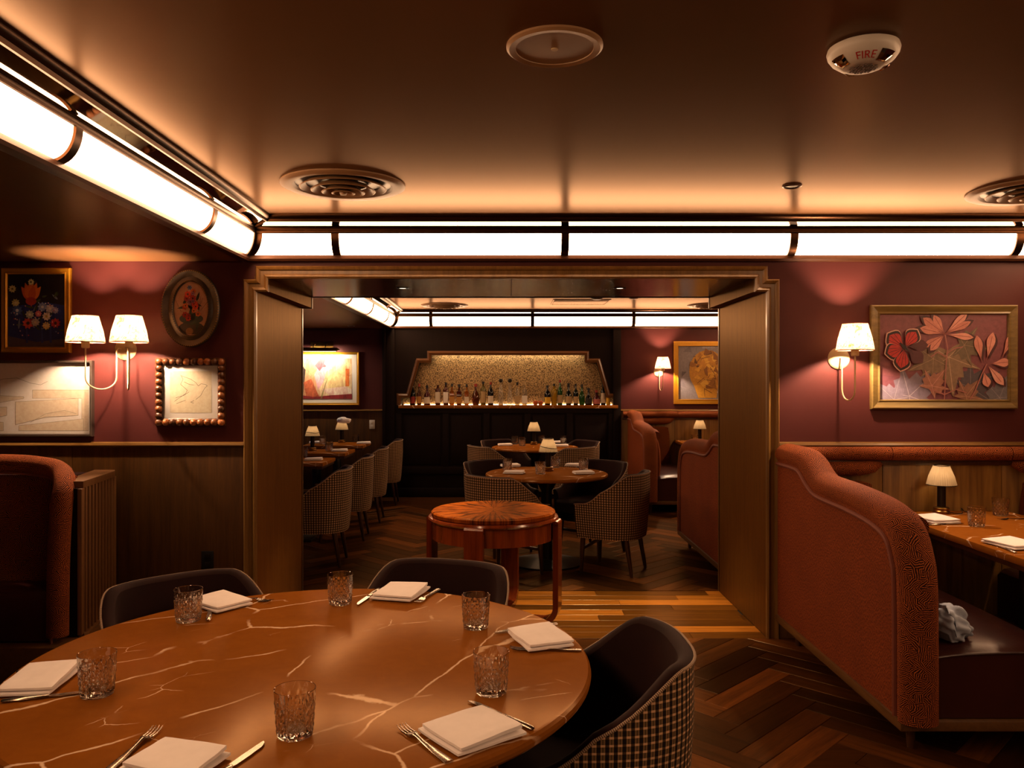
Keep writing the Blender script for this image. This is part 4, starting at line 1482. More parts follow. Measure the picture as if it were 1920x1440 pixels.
# 7 ochre faceted still life
t = picture('gold framed ochre still life of angular shapes in the far room', 2.66, YF, 1.633, .93, .825, [(0, 0), (0, .022), (.006, .028), (.05, .026), (.058, .03), (.064, .014), (.064, .005)], M['gold'])
A = Art(.80, .695, '#7c7478')
for i in range(16):
    x, z = rnd.uniform(-.4, .4), rnd.uniform(-.34, .34)
    A.poly([(x, z), (x + rnd.uniform(.05, .2), z + rnd.uniform(-.1, .1)), (x + rnd.uniform(-.05, .1), z + rnd.uniform(.05, .2))], rnd.choice(['#6c646a', '#8c858a', '#5c5458', '#989096']))
A.ell(-.02, .02, .24, .28, '#b07c22', 0, 28)
A.poly([(-.14, -.33), (.10, -.33), (.12, -.16), (-.2, -.16)], '#c08a26')
for i in range(40):
    a_, r_ = rnd.uniform(0, 6.28), rnd.uniform(0, .21)
    x, z = -.02 + r_ * cos(a_), .02 + r_ * sin(a_) * 1.15
    A.poly([(x, z), (x + rnd.uniform(.03, .12), z + rnd.uniform(-.08, .08)), (x + rnd.uniform(-.03, .06), z + rnd.uniform(.04, .13)), (x - rnd.uniform(.0, .06), z + rnd.uniform(.0, .06))], rnd.choice(['#c8922c', '#a06a1c', '#7c4e16', '#d0a03c', '#8a5a1a', '#b88028', '#5c3a14']))
A.poly([(.10, -.25), (.40, -.05), (.40, -.28), (.16, -.33)], '#b8aca4')
A.poly([(.14, -.27), (.40, -.12), (.40, -.26), (.18, -.315)], '#d0c8c0')
for i in range(12):
    x, z = rnd.uniform(-.22, .16), rnd.uniform(-.22, .24)
    A.line([(x, z), (x + rnd.uniform(-.12, .12), z + rnd.uniform(-.14, .14))], .006, '#4a2e10')
A.build(t, M['print'], -.008)

# sockets
def socket(label, x, y, z, mat, slot):
    t = thing('wall_socket', label, 'socket', (x, y, z))
    build('cover', MB().cbox(-.036, .036, -.007, 0, -.058, .058, .003), mat, t)
    for dz in (-.025, .025):
        build('outlet', MB().cbox(-.016, .016, -.0095, -.006, dz - .016, dz + .016, .002), slot, t)


socket('black double wall socket low on the left dado panel', -1.757, YW - .016, .455, M['black'], M['stemdark'])
socket('white wall switch plate on the far left dado by the tables', -1.768, YF - .016, .955, M['white'], M['white'])

# ------------------------------------------------------------------ barrel dining chairs
CH = {}


def chair_meshes():
    W, DB, DF = .285, .285, -.235     # half width, depth of back, front of the arms
    n_ = 44
    path = []
    for i in range(n_ + 1):
        s_ = -1 + 2 * i / n_
        t_ = pi / 2 * (1 - s_)       # 0 .. pi across the back
        e = 2 / 2.7
        if abs(s_) <= .62:
            tt = s_ / .62
            a_ = pi / 2 * tt
            x = W * math.copysign(abs(sin(a_)) ** e, tt)
            y = (DB - .0) * abs(cos(a_)) ** e + 0.0
        else:
            k = (abs(s_) - .62) / .38
            x = math.copysign(W - .018 * k * k, s_); y = DF * k
        path.append((x, y, s_))

    def top(s_):
        q = min(1, max(0, (abs(s_) - .30) / .58))
        q = q * q * (3 - 2 * q)
        return .785 - .235 * q - .02 * max(0, abs(s_) - .9) * 10 * .3

    def off(i, d):
        a, b = path[max(0, i - 1)], path[min(n_, i + 1)]
        tx, ty = b[0] - a[0], b[1] - a[1]
        l = math.hypot(tx, ty)
        return path[i][0] + ty / l * d, path[i][1] - tx / l * d
    zlo = .285
    rows_o, uv_o, rows_i, uv_i = [], [], [], []
    L = [0]
    for i in range(1, n_ + 1):
        L.append(L[-1] + math.hypot(path[i][0] - path[i - 1][0], path[i][1] - path[i - 1][1]))
    m_ = 10
    for k in range(m_ + 1):
        ro_, uo_, ri_, ui_ = [], [], [], []
        for i in range(n_ + 1):
            z = zlo + (top(path[i][2]) - zlo) * k / m_
            tp = .90 + .10 * min(1, (z - zlo) / .35) ** .7
            x, y = path[i][0], path[i][1]
            ro_.append((x * tp, y * tp, z)); uo_.append((L[i], z))
            z2 = .40 + (top(path[i][2]) - .40) * k / m_
            tp2 = .90 + .10 * min(1, (z2 - zlo) / .35) ** .7
            xi, yi = off(i, .042 + .012 * sin(pi * k / m_))
            ri_.append((xi * tp2, yi * tp2, z2 - (.0 if k < m_ else .004))); ui_.append((L[i], z2))
        rows_o.append(ro_); uv_o.append(uo_); rows_i.append(ri_); uv_i.append(ui_)
    sh = MB().grid(rows_o, uvs=uv_o)
    # underside and front returns of the shell
    sh.add(rows_o[0], [tuple(range(n_ + 1))])
    CH['shell'] = sh.mesh('shell', M['tweed'], ang=50, recalc=False)
    # lining: inner wall, roll over the top edge, front faces of the arms
    rim = []
    for q in range(5):
        a_ = pi * q / 4
        rim.append([(rows_o[-1][i][0] + (rows_i[-1][i][0] - rows_o[-1][i][0]) * (1 - cos(a_)) / 2, rows_o[-1][i][1] + (rows_i[-1][i][1] - rows_o[-1][i][1]) * (1 - cos(a_)) / 2,
                     rows_o[-1][i][2] + (rows_i[-1][i][2] - rows_o[-1][i][2]) * (1 - cos(a_)) / 2 + .014 * sin(a_)) for i in range(n_ + 1)])
    lin_ = MB().grid(rim).grid(rows_i[::-1])
    for e in (0, n_):
        for k in range(m_):
            lin_.add([rows_o[k][e], rows_o[k + 1][e], rows_i[k + 1][e], rows_i[k][e]], [(0, 1, 2, 3)])
    CH['lining'] = lin_.mesh('lining', M['velvet'], ang=60, recalc=False)
    CH['piping'] = MB().tube([(p[0] * 1.004, p[1] * 1.004, p[2] + .004) for p in rows_o[-1]], .0042, 6).mesh('piping', M['cord'])
    seat = []
    for z, k in ((.36, .93), (.435, .96), (.462, .94), (.475, .84), (.480, .55), (.482, .2)):
        seat.append([(p[0] * k * .87, (p[1] - .02) * k * .87 if p[1] > 0 else p[1] * k * 1.04, z) for p in path])
    ms = MB().grid(seat, closed_u=True)
    ms.add(seat[-1], [tuple(range(n_ + 1))])
    CH['seat'] = ms.mesh('seat', M['velvet'], ang=60)
    CH['leg_f'] = MB().lathe([(.011, 0), (.013, .01), (.021, .285), (.021, .30)], 10).mapv(lambda x, y, z: (x + .014 * (1 - z / .3), y - .012 * (1 - z / .3), z)).mesh('leg', M['chairleg'])
    CH['leg_b'] = MB().lathe([(.011, 0), (.013, .01), (.021, .285), (.021, .30)], 10).mapv(lambda x, y, z: (x + .014 * (1 - z / .3), y + .05 * (1 - z / .3), z)).mesh('leg', M['chairleg'])
    CH['str'] = MB().cbox(-.19, .19, -.009, .009, -.011, .011, .003).mesh('stretcher', M['chairleg'])


chair_meshes()


def chair(label, x, y, bx, by, group):
    """(bx, by) = direction from the seat towards its back"""
    rz_ = math.atan2(by, bx) - pi / 2
    t = thing('dining_chair', label, 'chair', (x, y, 0), rz_, group)
    for nm in ('shell', 'lining', 'seat', 'piping'):
        put(nm, CH[nm], t)
    put('leg', CH['leg_f'], t, (.205, -.175, 0)); put('leg', CH['leg_f'], t, (-.205, -.175, 0), scale=(-1, 1, 1))
    put('leg', CH['leg_b'], t, (.175, .165, 0)); put('leg', CH['leg_b'], t, (-.175, .165, 0), scale=(-1, 1, 1))
    put('stretcher', CH['str'], t, (0, -.172, .20))
    return t


def chair_at(label, tx, ty, dx, dy, rad, group):
    """chair round a table at (tx,ty): its back stands `rad` from the table centre in direction d"""
    l = math.hypot(dx, dy); dx /= l; dy /= l
    return chair(label, tx + dx * (rad - .285), ty + dy * (rad - .285), dx, dy, group)


# ------------------------------------------------------------------ near round marble table
TXC, TYC, TR = -.533, 2.19, .759
t = thing('round_table', 'big round brown veined marble table in front', 'table', (TXC, TYC, 0))
build('table_top', MB().lathe([(0, .712), (TR - .03, .712), (TR - .012, .716), (TR - .002, .726), (TR, .735), (TR - .002, .743), (TR - .008, .7485), (TR - .016, .75), (0, .75)], 128, uvs=False), M['marble'], t, ang=20)
build('apron', MB().lathe([(TR - .06, .690), (TR - .055, .712), (0, .712)], 80), M['chairleg'], t)
build('pedestal', MB().lathe([(.16, .05), (.13, .12), (.10, .3), (.10, .6), (.20, .69), (0, .69)], 40), M['chairleg'], t)
build('base', MB().lathe([(.36, 0), (.36, .03), (.30, .05), (.16, .06), (0, .06)], 48), M['chairleg'], t)
G1 = 'chairs round the big marble table'
chair_at('dark velvet lined chair behind the table, nearest the left booth', TXC, TYC, -.70, .76, 1.06, G1)
chair_at('dark velvet lined chair behind the table, in front of the wooden stand', TXC, TYC, .33, 1.06, 1.09, G1)
chair_at('tweed backed chair close up at the right side of the marble table', TXC, TYC, 1.0, .03, 1.03, G1)

# ------------------------------------------------------------------ tableware
def cut(t, z, i):
    if z < .012 or z > .074: return 0
    u = t / (2 * pi) * 14
    w = (z - .012) / .062 * 3.0
    a = abs(((u + w) % 1) - .5) * 2; b = abs(((u - w) % 1) - .5) * 2
    return -.0042 * max(a, b) ** 2 + .0012


gp = [(.0, 0), (.034, 0), (.037, .002), (.0375, .006)]
zz = .012
outer = [(.0378 + (.044 - .0378) * (z / .10), z) for z in [.010 + .0052 * i for i in range(13)]] + [(.0425, .080), (.0434, .092), (.044, .1), (.0435, .1010), (.0425, .1006)]
innr = [(.0418, .092), (.0402, .06), (.0385, .03), (.0365, .0185), (.030, .0165), (0, .016)]
glass_me = MB().lathe(gp + outer + innr, 84, rf=lambda t_, z, i: cut(t_, z, i) if 3 < i < 17 else 0, cap=False, uvs=False).mesh('tumbler', M['crystal'], ang=9)


def tumbler(label, p, group):
    o = put('tumbler', glass_me, None, (p[0], p[1], p[2] + .0004), (0, 0, rnd.uniform(0, 6)))
    return tag(o, label, 'glass', group)


def napkin_mesh(w, d, seed):
    r_ = random.Random(seed)
    base = MB(); top_ = MB()
    def slab(mb, w, d, z0, z1, sk, lift):
        nx, ny = 16, 16
        up, dn = [], []
        for j in range(ny + 1):
            ru, rd = [], []
            for i in range(nx + 1):
                a, b = i / nx * 2 - 1, j / ny * 2 - 1
                k = 1 - .022 * (abs(a) * abs(b)) ** 4            # eased corners
                x, y = a * w / 2 * k, b * d / 2 * k
                x += sk * y + .0022 * mnoise.noise(Vector((b * 1.7, seed * 2.3, 1)))* abs(a)
                y += .0022 * mnoise.noise(Vector((a * 1.7, seed * 1.3, 5))) * abs(b)
                e = min(1, min(i, nx - i, j, ny - j) / 2.0)
                rnd_ = .5 + .5 * sqrt(max(0, 1 - (1 - e) ** 2))
                q = .0022 * mnoise.noise(Vector((x * 20, y * 20, seed * 3.1))) + .0012 * mnoise.noise(Vector((x * 60, y * 18, seed * 1.7)))
                cr = lift * (i / nx) * (j / ny)
                zm = (z0 + z1) / 2
                ru.append((x, y, zm + (z1 - zm) * rnd_ + q * e + cr)); rd.append((x, y, zm - (zm - z0) * rnd_ + cr * .6))
            up.append(ru); dn.append(rd)
        mb.grid(up); mb.grid(dn, flip=True)
        for a_ in range(nx):
            mb.add([dn[0][a_], dn[0][a_ + 1], up[0][a_ + 1], up[0][a_]], [(0, 1, 2, 3)])
            mb.add([dn[-1][a_ + 1], dn[-1][a_], up[-1][a_], up[-1][a_ + 1]], [(0, 1, 2, 3)])
        for a_ in range(ny):
            mb.add([dn[a_ + 1][0], dn[a_][0], up[a_][0], up[a_ + 1][0]], [(0, 1, 2, 3)])
            mb.add([dn[a_][-1], dn[a_ + 1][-1], up[a_ + 1][-1], up[a_][-1]], [(0, 1, 2, 3)])
    slab(base, w, d, .0, .0095, .03, .001)
    slab(top_, w * .965, d * .93, .0095, .0205, -.03, .006)
    return base.mesh('napkin', M['linen'], ang=50), top_.mesh('upper_fold', M['linen'], ang=50)


def napkin(label, corners, z, group, seed):
    """corners (picture points on the table) -> centre, size and turn of the folded cloth"""
    P = [Vector(on_plane(x, y, z + .006)) for x, y in corners]
    c = sum(P, Vector()) / 4
    e1 = ((P[1] - P[0]) + (P[2] - P[3])) / 2; e2 = ((P[3] - P[0]) + (P[2] - P[1])) / 2
    w, d = min(e1.length, .2), min(e2.length, .2)
    a_ = math.atan2(e1.y, e1.x)
    if e1.cross(e2).z < 0: pass
    b_, t_ = napkin_mesh(w, d, seed)
    o = put('napkin', b_, None, (c.x, c.y, z + .003), (0, 0, a_))
    put('upper_fold', t_, o)
    return tag(o, label, 'napkin', group)


# cutlery along local +x, handle end at x=0
def fork_meshes():
    h = MB()
    pr = [(0, .009), (.004, .0105), (.05, .009), (.10, .0055), (.125, .0045), (.138, .006)]
    up, dn = [], []
    for x, w in pr:
        z = .0025 + .006 * max(0, (x - .06) / .08) ** 1.5
        up.append([(x, -w, z), (x, -w * .5, z + .0018), (x, w * .5, z + .0018), (x, w, z)]); dn.append([(x, -w, z - .0014), (x, w, z - .0014)])
    h.grid(up)
    for i in range(len(pr) - 1):
        h.add([dn[i][0], dn[i + 1][0], dn[i + 1][1], dn[i][1], up[i][0], up[i + 1][0], up[i + 1][3], up[i][3]], [(0, 3, 2, 1), (0, 1, 5, 4), (3, 7, 6, 2)])
    h.add(up[0] + dn[0], [(0, 1, 2, 3, 5, 4)])
    tn = MB()
    zh = .0085
    tn.grid([[(.136, -.0055, zh), (.136, .0055, zh)], [(.146, -.0105, zh - .002), (.146, .0105, zh - .002)], [(.158, -.0120, zh - .0045), (.158, .0120, zh - .0045)]])
    tn.grid([[(.136, -.0055, zh - .0014), (.136, .0055, zh - .0014)], [(.146, -.0105, zh - .0034), (.146, .0105, zh - .0034)], [(.158, -.0120, zh - .0059), (.158, .0120, zh - .0059)]], flip=True)
    for k in range(4):
        y = -.0105 + .007 * k
        tn.tube([(.156, y, zh - .005), (.175, y, zh - .0058), (.192, y, zh - .003), (.200, y * .98, zh + .000)], [.0017, .0016, .0013, .0006], 6)
    return h.mesh('fork', M['steel'], ang=60), tn.mesh('tines', M['steel'], ang=60)


def knife_meshes():
    h = MB().tube([(0, 0, .004), (.004, 0, .004), (.05, 0, .004), (.095, 0, .004), (.10, 0, .004)], [.003, .0052, .0062, .0048, .0035], 10)
    h.mapv(lambda x, y, z: (x, y * 1.35, z * .8))
    b = MB()
    pr = [(.098, -.0035, .004), (.106, -.006, .0085), (.15, -.007, .009), (.19, -.006, .008), (.207, .0, .0075), (.2125, .005, .0065)]
    b.prism([(x, y0) for x, y0, y1 in pr] + [(x, y1) for x, y0, y1 in pr[::-1]], 'z', .0022, .0036)
    return h.mesh('knife', M['steel']), b.mesh('blade', M['steel'], ang=30)


FK, KN = fork_meshes(), knife_meshes()


def cutlery(kind, label, handle_px, tip_px, z, group, L=None):
    a, b = Vector(on_plane(*handle_px, z)), Vector(on_plane(*tip_px, z))
    d = b - a
    full = .2 if kind == 'fork' else .2125
    ang_ = math.atan2(d.y, d.x)
    if L == 'tip':      # the tip is what shows: measure back from it
        a = b - d.normalized() * full
    me = FK if kind == 'fork' else KN
    o = put(kind, me[0], None, (a.x, a.y, z + .0012), (0, 0, ang_))
    put('tines' if kind == 'fork' else 'blade', me[1], o)
    return tag(o, label, kind, group)


ZT = .75
GG = 'tumblers on the big marble table'
for px_, py_, w in ((182, 1303, 'cut crystal tumbler beside the napkin at the far left of the marble table'),
                    (353, 1164, 'cut crystal tumbler in front of the back left chair'),
                    (638, 1132, 'cut crystal tumbler at the rear edge, between the two back chairs'),
                    (892, 1177, 'cut crystal tumbler in front of the chair before the wooden stand'),
                    (921, 1299, 'cut crystal tumbler above the napkin by the right hand chair'),
                    (553, 1379, 'cut crystal tumbler nearest the viewer at the bottom centre of the table')):
    tumbler(w, on_plane(px_, py_, ZT), GG)
NG = 'folded napkins on the big marble table'
napkin('folded white napkin at the left rim beside the left tumbler', [(5, 1306), (112, 1300), (142, 1250), (38, 1252)], ZT, NG, 1)
napkin('folded white napkin before the back left chair', [(392, 1152), (464, 1134), (430, 1113), (364, 1128)], ZT, NG, 2)
napkin('folded white napkin before the chair near the wooden stand', [(700, 1124), (777, 1128), (802, 1102), (728, 1096)], ZT, NG, 3)
napkin('folded white napkin at the right rear rim of the marble table', [(984, 1221), (1072, 1213), (1038, 1174), (957, 1186)], ZT, NG, 4)
napkin('big folded white napkin at lower right between fork and knife', [(788, 1371), (866, 1424), (983, 1372), (902, 1330)], ZT, NG, 5)
napkin('folded white napkin at the bottom edge of the picture', [(228, 1444), (352, 1476), (430, 1412), (304, 1394)], ZT, NG, 6)
CG = 'cutlery on the big marble table'
cutlery('fork', 'steel fork left of the big lower right napkin', (842, 1431), (732, 1350), ZT, CG)
cutlery('knife', 'steel knife right of the big lower right napkin', (1000, 1370), (870, 1311), ZT, CG)
cutlery('fork', 'steel fork with tines up beside the bottom edge napkin', (205, 1445), (296, 1368), ZT, CG, 'tip')
cutlery('knife', 'steel knife right of the bottom edge napkin', (420, 1450), (499, 1394), ZT, CG, 'tip')
cutlery('knife', 'steel knife along the front of the left rim napkin', (2, 1318), (172, 1299), ZT, CG)
cutlery('fork', 'steel fork behind the left rim napkin', (30, 1262), (160, 1241), ZT, CG)
cutlery('fork', 'steel fork right of the back left napkin', (440, 1122), (510, 1130), ZT, CG, 'tip')
cutlery('knife', 'steel knife whose handle shows by the back left tumbler', (390, 1166), (400, 1120), ZT, CG)
cutlery('knife', 'steel knife left of the napkin near the wooden stand', (722, 1098), (668, 1136), ZT, CG, 'tip')
cutlery('fork', 'steel fork right of the napkin near the wooden stand', (822, 1106), (784, 1131), ZT, CG)
cutlery('knife', 'steel knife behind the right rear napkin', (1045, 1172), (915, 1189), ZT, CG)
cutlery('fork', 'steel fork in front of the right rear napkin', (1090, 1221), (953, 1219), ZT, CG)

# ------------------------------------------------------------------ table lamps
LM = {}


def lamp_meshes():
    LM['shade'] = shade_mesh(.079, .041, .112, 40, 'lamp_shade', M['shade_plain'])
    LM['rb'] = MB().tube([(.079 * cos(q * pi / 20), .079 * sin(q * pi / 20), 0) for q in range(40)], .0024, 6, True).mesh('shade_rim', M['stemdark'])
    LM['rt'] = MB().tube([(.041 * cos(q * pi / 20), .041 * sin(q * pi / 20), .112) for q in range(40)], .0024, 6, True).mesh('shade_rim', M['stemdark'])
    LM['base'] = MB().lathe([(.043, 0), (.045, .003), (.045, .012), (.040, .018), (.042, .022), (.042, .030), (.036, .036), (.020, .038), (0, .038)], 32).mesh('base', M['brass'])
    LM['stem'] = MB().lathe([(.023, .036), (.023, .16), (.018, .165), (.010, .17), (.010, .20), (0, .20)], 24).mesh('stem', M['stemdark'])
    LM['cap'] = MB().lathe([(.042, .270), (.020, .274), (0, .275)], 20).mesh('diffuser', M['shade_plain'])


lamp_meshes()


def table_lamp(label, p, group, watts=None):
    t = thing('table_lamp', label, 'lamp', (p[0], p[1], p[2] + .0004), 0, group)
    put('base', LM['base'], t); put('stem', LM['stem'], t)
    s_ = put('lamp_shade', LM['shade'], t, (0, 0, .163))
    put('shade_rim', LM['rb'], s_); put('shade_rim', LM['rt'], s_)
    put('diffuser', LM['cap'], t)
    ld = bpy.data.lights.new('lamp_light', 'POINT'); ld.energy = watts or LAMP_W; ld.color = (1, .68, .38); ld.shadow_soft_size = .02
    put('lamp_light', ld, t, (0, 0, .222))
    return t


# ------------------------------------------------------------------ rosewood stand in the passage
SX, SY, SR = -.084, 5.10, .40
t = thing('wooden_stand', 'round rosewood stand with four bent legs in the passage', 'table', (SX, SY, 0))
build('top', MB().lathe([(0, .668), (SR - .015, .668), (SR - .01, .672), (SR - .008, .690), (SR - .014, .697), (SR - .02, .70), (0, .70)], 96, uvs=False), M['burltop'], t, ang=25)
build('rim', MB().lathe([(SR - .02, .640), (SR + .004, .642), (SR + .012, .652), (SR + .008, .664), (SR - .02, .668)], 96, cap=False), M['burlleg'], t)
build('apron', MB().lathe([(SR - .03, .525), (SR - .012, .53), (SR - .012, .642), (SR - .03, .642)], 96, cap=False), M['burl'], t)
for a_ in (-105, -15, 75, 165):
    r0 = SR + .012
    pts = [(r0, .632), (r0, .5), (r0, .12)]
    for q in range(1, 9):
        b_ = pi / 2 * q / 8
        pts.append((r0 - .10 * (1 - cos(b_)), .12 - .10 * sin(b_)))
    pts.append((.02, .02))
    mb = MB()
    hw = .058
    T2 = .017
    outer_, inn_ = [], []
    for i, (r, z) in enumerate(pts):
        p0, p1 = pts[max(0, i - 1)], pts[min(len(pts) - 1, i + 1)]
        dx, dz = p1[0] - p0[0], p1[1] - p0[1]
        l = math.hypot(dx, dz); nx, nz = -dz / l * T2, dx / l * T2
        outer_.append((r + nx, z + nz)); inn_.append((r - nx, z - nz))
    rows = []
    for (ro_, zo_), (ri_, zi_) in zip(outer_, inn_):
        rows.append([(ro_, -hw, zo_), (ro_, hw, zo_), (ri_, hw, zi_), (ri_, -hw, zi_)])
    mb.grid(rows, closed_u=True)
    mb.add(rows[0], [(0, 1, 2, 3)]); mb.add(rows[-1], [(3, 2, 1, 0)])
    lo_ = build('leg', mb, M['burlleg'], t, (0, 0, .0), (0, 0, radians(a_)), ang=30)
    cap_ = MB().tube([(r0, -hw, .634), (r0, hw, .634)], .018, 14)
    build('leg_cap', cap_, M['burlleg'], lo_)

# ------------------------------------------------------------------ booths
def spline(pts, n=6):
    out = []
    for i in range(len(pts) - 1):
        p0, p1, p2, p3 = pts[max(0, i - 1)], pts[i], pts[i + 1], pts[min(len(pts) - 1, i + 2)]
        for q in range(n):
            s_ = q / n
            out.append(tuple(.5 * (2 * b + (c - a) * s_ + (2 * a - 5 * b + 4 * c - d) * s_ ** 2 + (3 * b - a - 3 * c + d) * s_ ** 3) for a, b, c, d in zip(p0, p1, p2, p3)))
    out.append(tuple(pts[-1]))
    return out


def bench(label, x0, sx_, y0, sy_, length, group):
    """high backed bench: x out of its outer face, y away from the wall"""
    t = thing('booth_bench', label, 'booth', (x0, y0, 0), 0, group)
    fx = lambda mb: mb.mapv(lambda x, y, z: (x * sx_, y * sy_, z))
    k = length / 1.55
    prof = spline([(.0, 1.085), (.25 * k, 1.085), (.37 * k, 1.07), (.50 * k, 1.005), (.62 * k, .975), (.95 * k, .965), (1.22 * k, .945), (1.38 * k, .90), (1.455 * k, .80), (1.485 * k, .66), (1.49 * k, .14)], 5)
    panel = [(0, .14)] + prof
    build('outer_panel', fx(MB().prism(panel, 'x', .012, .11)), M['weave'], t, ang=25)
    roll = [(.075, a, b + .0) for a, b in prof]
    build('edge_roll', fx(MB().tube(roll, 1, 18, ell=(.060, .078), up=(1, 0, 0))), M['maze'], t, ang=70)
    pp = []
    for i, (a, b) in enumerate(prof):
        p0, p1 = prof[max(0, i - 1)], prof[min(len(prof) - 1, i + 1)]
        dy, dz = p1[0] - p0[0], p1[1] - p0[1]
        l = math.hypot(dy, dz)
        pp.append((.010, a + dz / l * .058 , b - dy / l * .058))
    build('piping', fx(MB().tube(pp, .011, 8)), M['pipe'], t)
    # inner back: tilted cushion with a head bolster
    cu_ = MB()
    rows = []
    for z, xo in ((.40, .20), (.55, .215), (.72, .205), (.82, .185), (.86, .165)):
        rows.append([(.12, .06, z), (xo - .02, .06, z), (xo, .10, z), (xo + .008, .7 * k, z), (xo, 1.36 * k, z), (xo - .02, 1.40 * k, z), (.12, 1.40 * k, z)])
    cu_.grid(rows); cu_.add(rows[-1], [tuple(range(7))])
    build('back_cushion', fx(cu_), M['maze'], t, ang=60)
    build('head_bolster', fx(MB().tube([(.165, .05, .93), (.165, .1, .93), (.165, 1.2 * k, .90), (.165, 1.3 * k, .88)], 1, 16, ell=(.055, .055), up=(1, 0, 0))), M['maze'], t, ang=70)
    # seat
    st = MB()
    ys_ = [0.02, .05, .4 * k, .8 * k, 1.2 * k, 1.44 * k, 1.475 * k]
    rows = []
    for x, dz in ((.14, -.02), (.17, -.004), (.35, .012), (.55, .012), (.68, -.002), (.70, -.022)):
        rows.append([(x, y, .425 + dz - (.02 if i in (0, 6) else 0) + .006 * mnoise.noise(Vector((x * 9, y * 7, 2.2)))) for i, y in enumerate(ys_)])
    st.grid(rows)
    bot = [[(x, y, .15) for y in (ys_[0], ys_[-1])] for x in (.14, .70)]
    st.add([rows[0][i] for i in range(7)] + [bot[0][1], bot[0][0]], [tuple(range(9))])
    st.add([rows[-1][i] for i in range(7)] + [bot[1][1], bot[1][0]], [tuple(range(9))])
    st.add([r[0] for r in rows] + [bot[1][0], bot[0][0]], [tuple(range(8))])
    st.add([r[-1] for r in rows] + [bot[1][1], bot[0][1]], [tuple(range(8))])
    build('seat', fx(st), M['leather'], t, ang=50)
    build('seat_piping', fx(MB().tube([(x, ys_[-1] + .002, z) for x, z in spline([(.15, .392), (.25, .405), (.4, .412), (.55, .412), (.70, .392)], 4)], .006, 8)), M['leather'], t)
    build('plinth', fx(MB().cbox(.0, .71, .0, 1.50 * k, .105, .145, .006)), M['plinth'], t)
    for xx in (.09, .62):
        for yy in (.12, 1.40 * k):
            build('leg', fx(MB().lathe([(.014, 0), (.022, .105)], 12, xx, yy)), M['chairleg'], t)
    return t


def wall_return(label, x0, sx_, y0, sy_, group):
    """shaped upholstered corner against the wall beside the table"""
    t = thing('corner_cushion', label, 'cushion', (x0, y0, 0), 0, group)
    fx = lambda mb: mb.mapv(lambda x, y, z: (x * sx_, y * sy_, z))
    low = spline([(.22, .43), (.52, .43), (.545, .55), (.55, .75), (.535, .88), (.50, .925), (.22, .93)], 4)
    build('lower_cushion', fx(MB().prism([(p[0], p[1]) for p in low], 'y', .016, .10)), M['maze'], t, ang=30)
    hb = [(.20, .058, 1.000), (.30, .058, 1.000), (.48, .058, 1.002), (.56, .055, 1.012), (.61, .04, 1.026)]
    build('bolster', fx(MB().tube(hb, [.042, .042, .042, .036, .016], 14)), M['maze'], t, ang=70)
    return t


def rail_roll(label, x0, x1, y, sgn, seams, group):
    t = thing('upholstered_rail', label, 'rail', ((x0 + x1) / 2, y, 1.0), 0, group)
    e = [x0] + seams + [x1]
    for a, b in zip(e[:-1], e[1:]):
        build('pad', MB().tube([(a + .003 - (x0 + x1) / 2, -sgn * .052, .088), (a + .010 - (x0 + x1) / 2, -sgn * .052, .088), (b - .010 - (x0 + x1) / 2, -sgn * .052, .088), (b - .003 - (x0 + x1) / 2, -sgn * .052, .088)], 1, 16, ell=(.046, .040), up=(0, 0, 1)), M['maze'], t, ang=70)
    build('ledge', MB().cbox(x0 - (x0 + x1) / 2, x1 - (x0 + x1) / 2, -sgn * .034 if sgn > 0 else .016, -sgn * .016 if sgn > 0 else .06, .018, .048, .004), M['chairleg'], t)
    return t


def booth_table(label, x0, x1, y0, y1, group):
    cx_, cy_ = (x0 + x1) / 2, (y0 + y1) / 2
    t = thing('booth_table', label, 'table', (cx_, cy_, 0), 0, group)
    build('table_top', MB().cbox(x0 - cx_, x1 - cx_, y0 - cy_, y1 - cy_, .715, .75, .008), M['marble'], t)
    build('edge_band', MB().cbox(x0 - cx_ + .012, x1 - cx_ - .012, y0 - cy_ + .012, y1 - cy_ - .012, .690, .715, .004), M['chairleg'], t)
    build('pedestal', MB().lathe([(.07, .03), (.055, .08), (.05, .62), (.12, .69)], 24), M['black'], t)
    build('base', MB().cbox(-.25, .25, -.25, .25, 0, .03, .008), M['black'], t)
    return t


BG = 'rust velvet booths'
YI = YW - .018
bench('rust velvet booth bench at the right front with a scarf on its seat', 1.575, 1, YI - .012, -1, 1.55, BG)
bench('rust velvet booth bench facing it, beyond the right picture edge', 3.565, -1, YI - .012, -1, 1.55, BG)
bench('distant rust booth bench against the end wall right of the bar', 1.575, 1, YF - .030, -1, 1.40, BG)
bench('rust booth bench in the bar room, half hidden by the right jamb', 1.575, 1, YB + .004, 1, 1.68, BG)
bench('distant booth bench hidden behind the right jamb by the gold painting', 3.565, -1, YF - .030, -1, 1.40, BG)
CGp = 'shaped corner cushions of the booths'
wall_return('shaped rust corner cushion on the wall left of the booth lamp', 1.575, 1, YW, -1, CGp)
wall_return('shaped rust corner cushion at the right picture edge', 3.565, -1, YW, -1, CGp)
wall_return('shaped rust corner cushion in the distant booth', 1.575, 1, YF, -1, CGp)
rail_roll('long rust velvet roll along the wall above the right booth', CO1 + .01, 3.75, YW, 1, [2.235, 2.93], 'velvet rolls along the dado rails')
rail_roll('distant rust velvet roll along the end wall behind the booth', 1.52, 3.75, YF, 1, [2.235, 2.93], 'velvet rolls along the dado rails')
booth_table('brown marble booth table with a lamp at the right', 2.20, 2.93, 3.15, YI - .006, 'booth tables')
booth_table('distant booth table under the gold framed painting', 2.20, 2.93, 9.25, YF - .024, 'booth tables')
table_lamp('cream shaded brass lamp on the right booth table', (2.505, 4.64, .75), 'small table lamps')
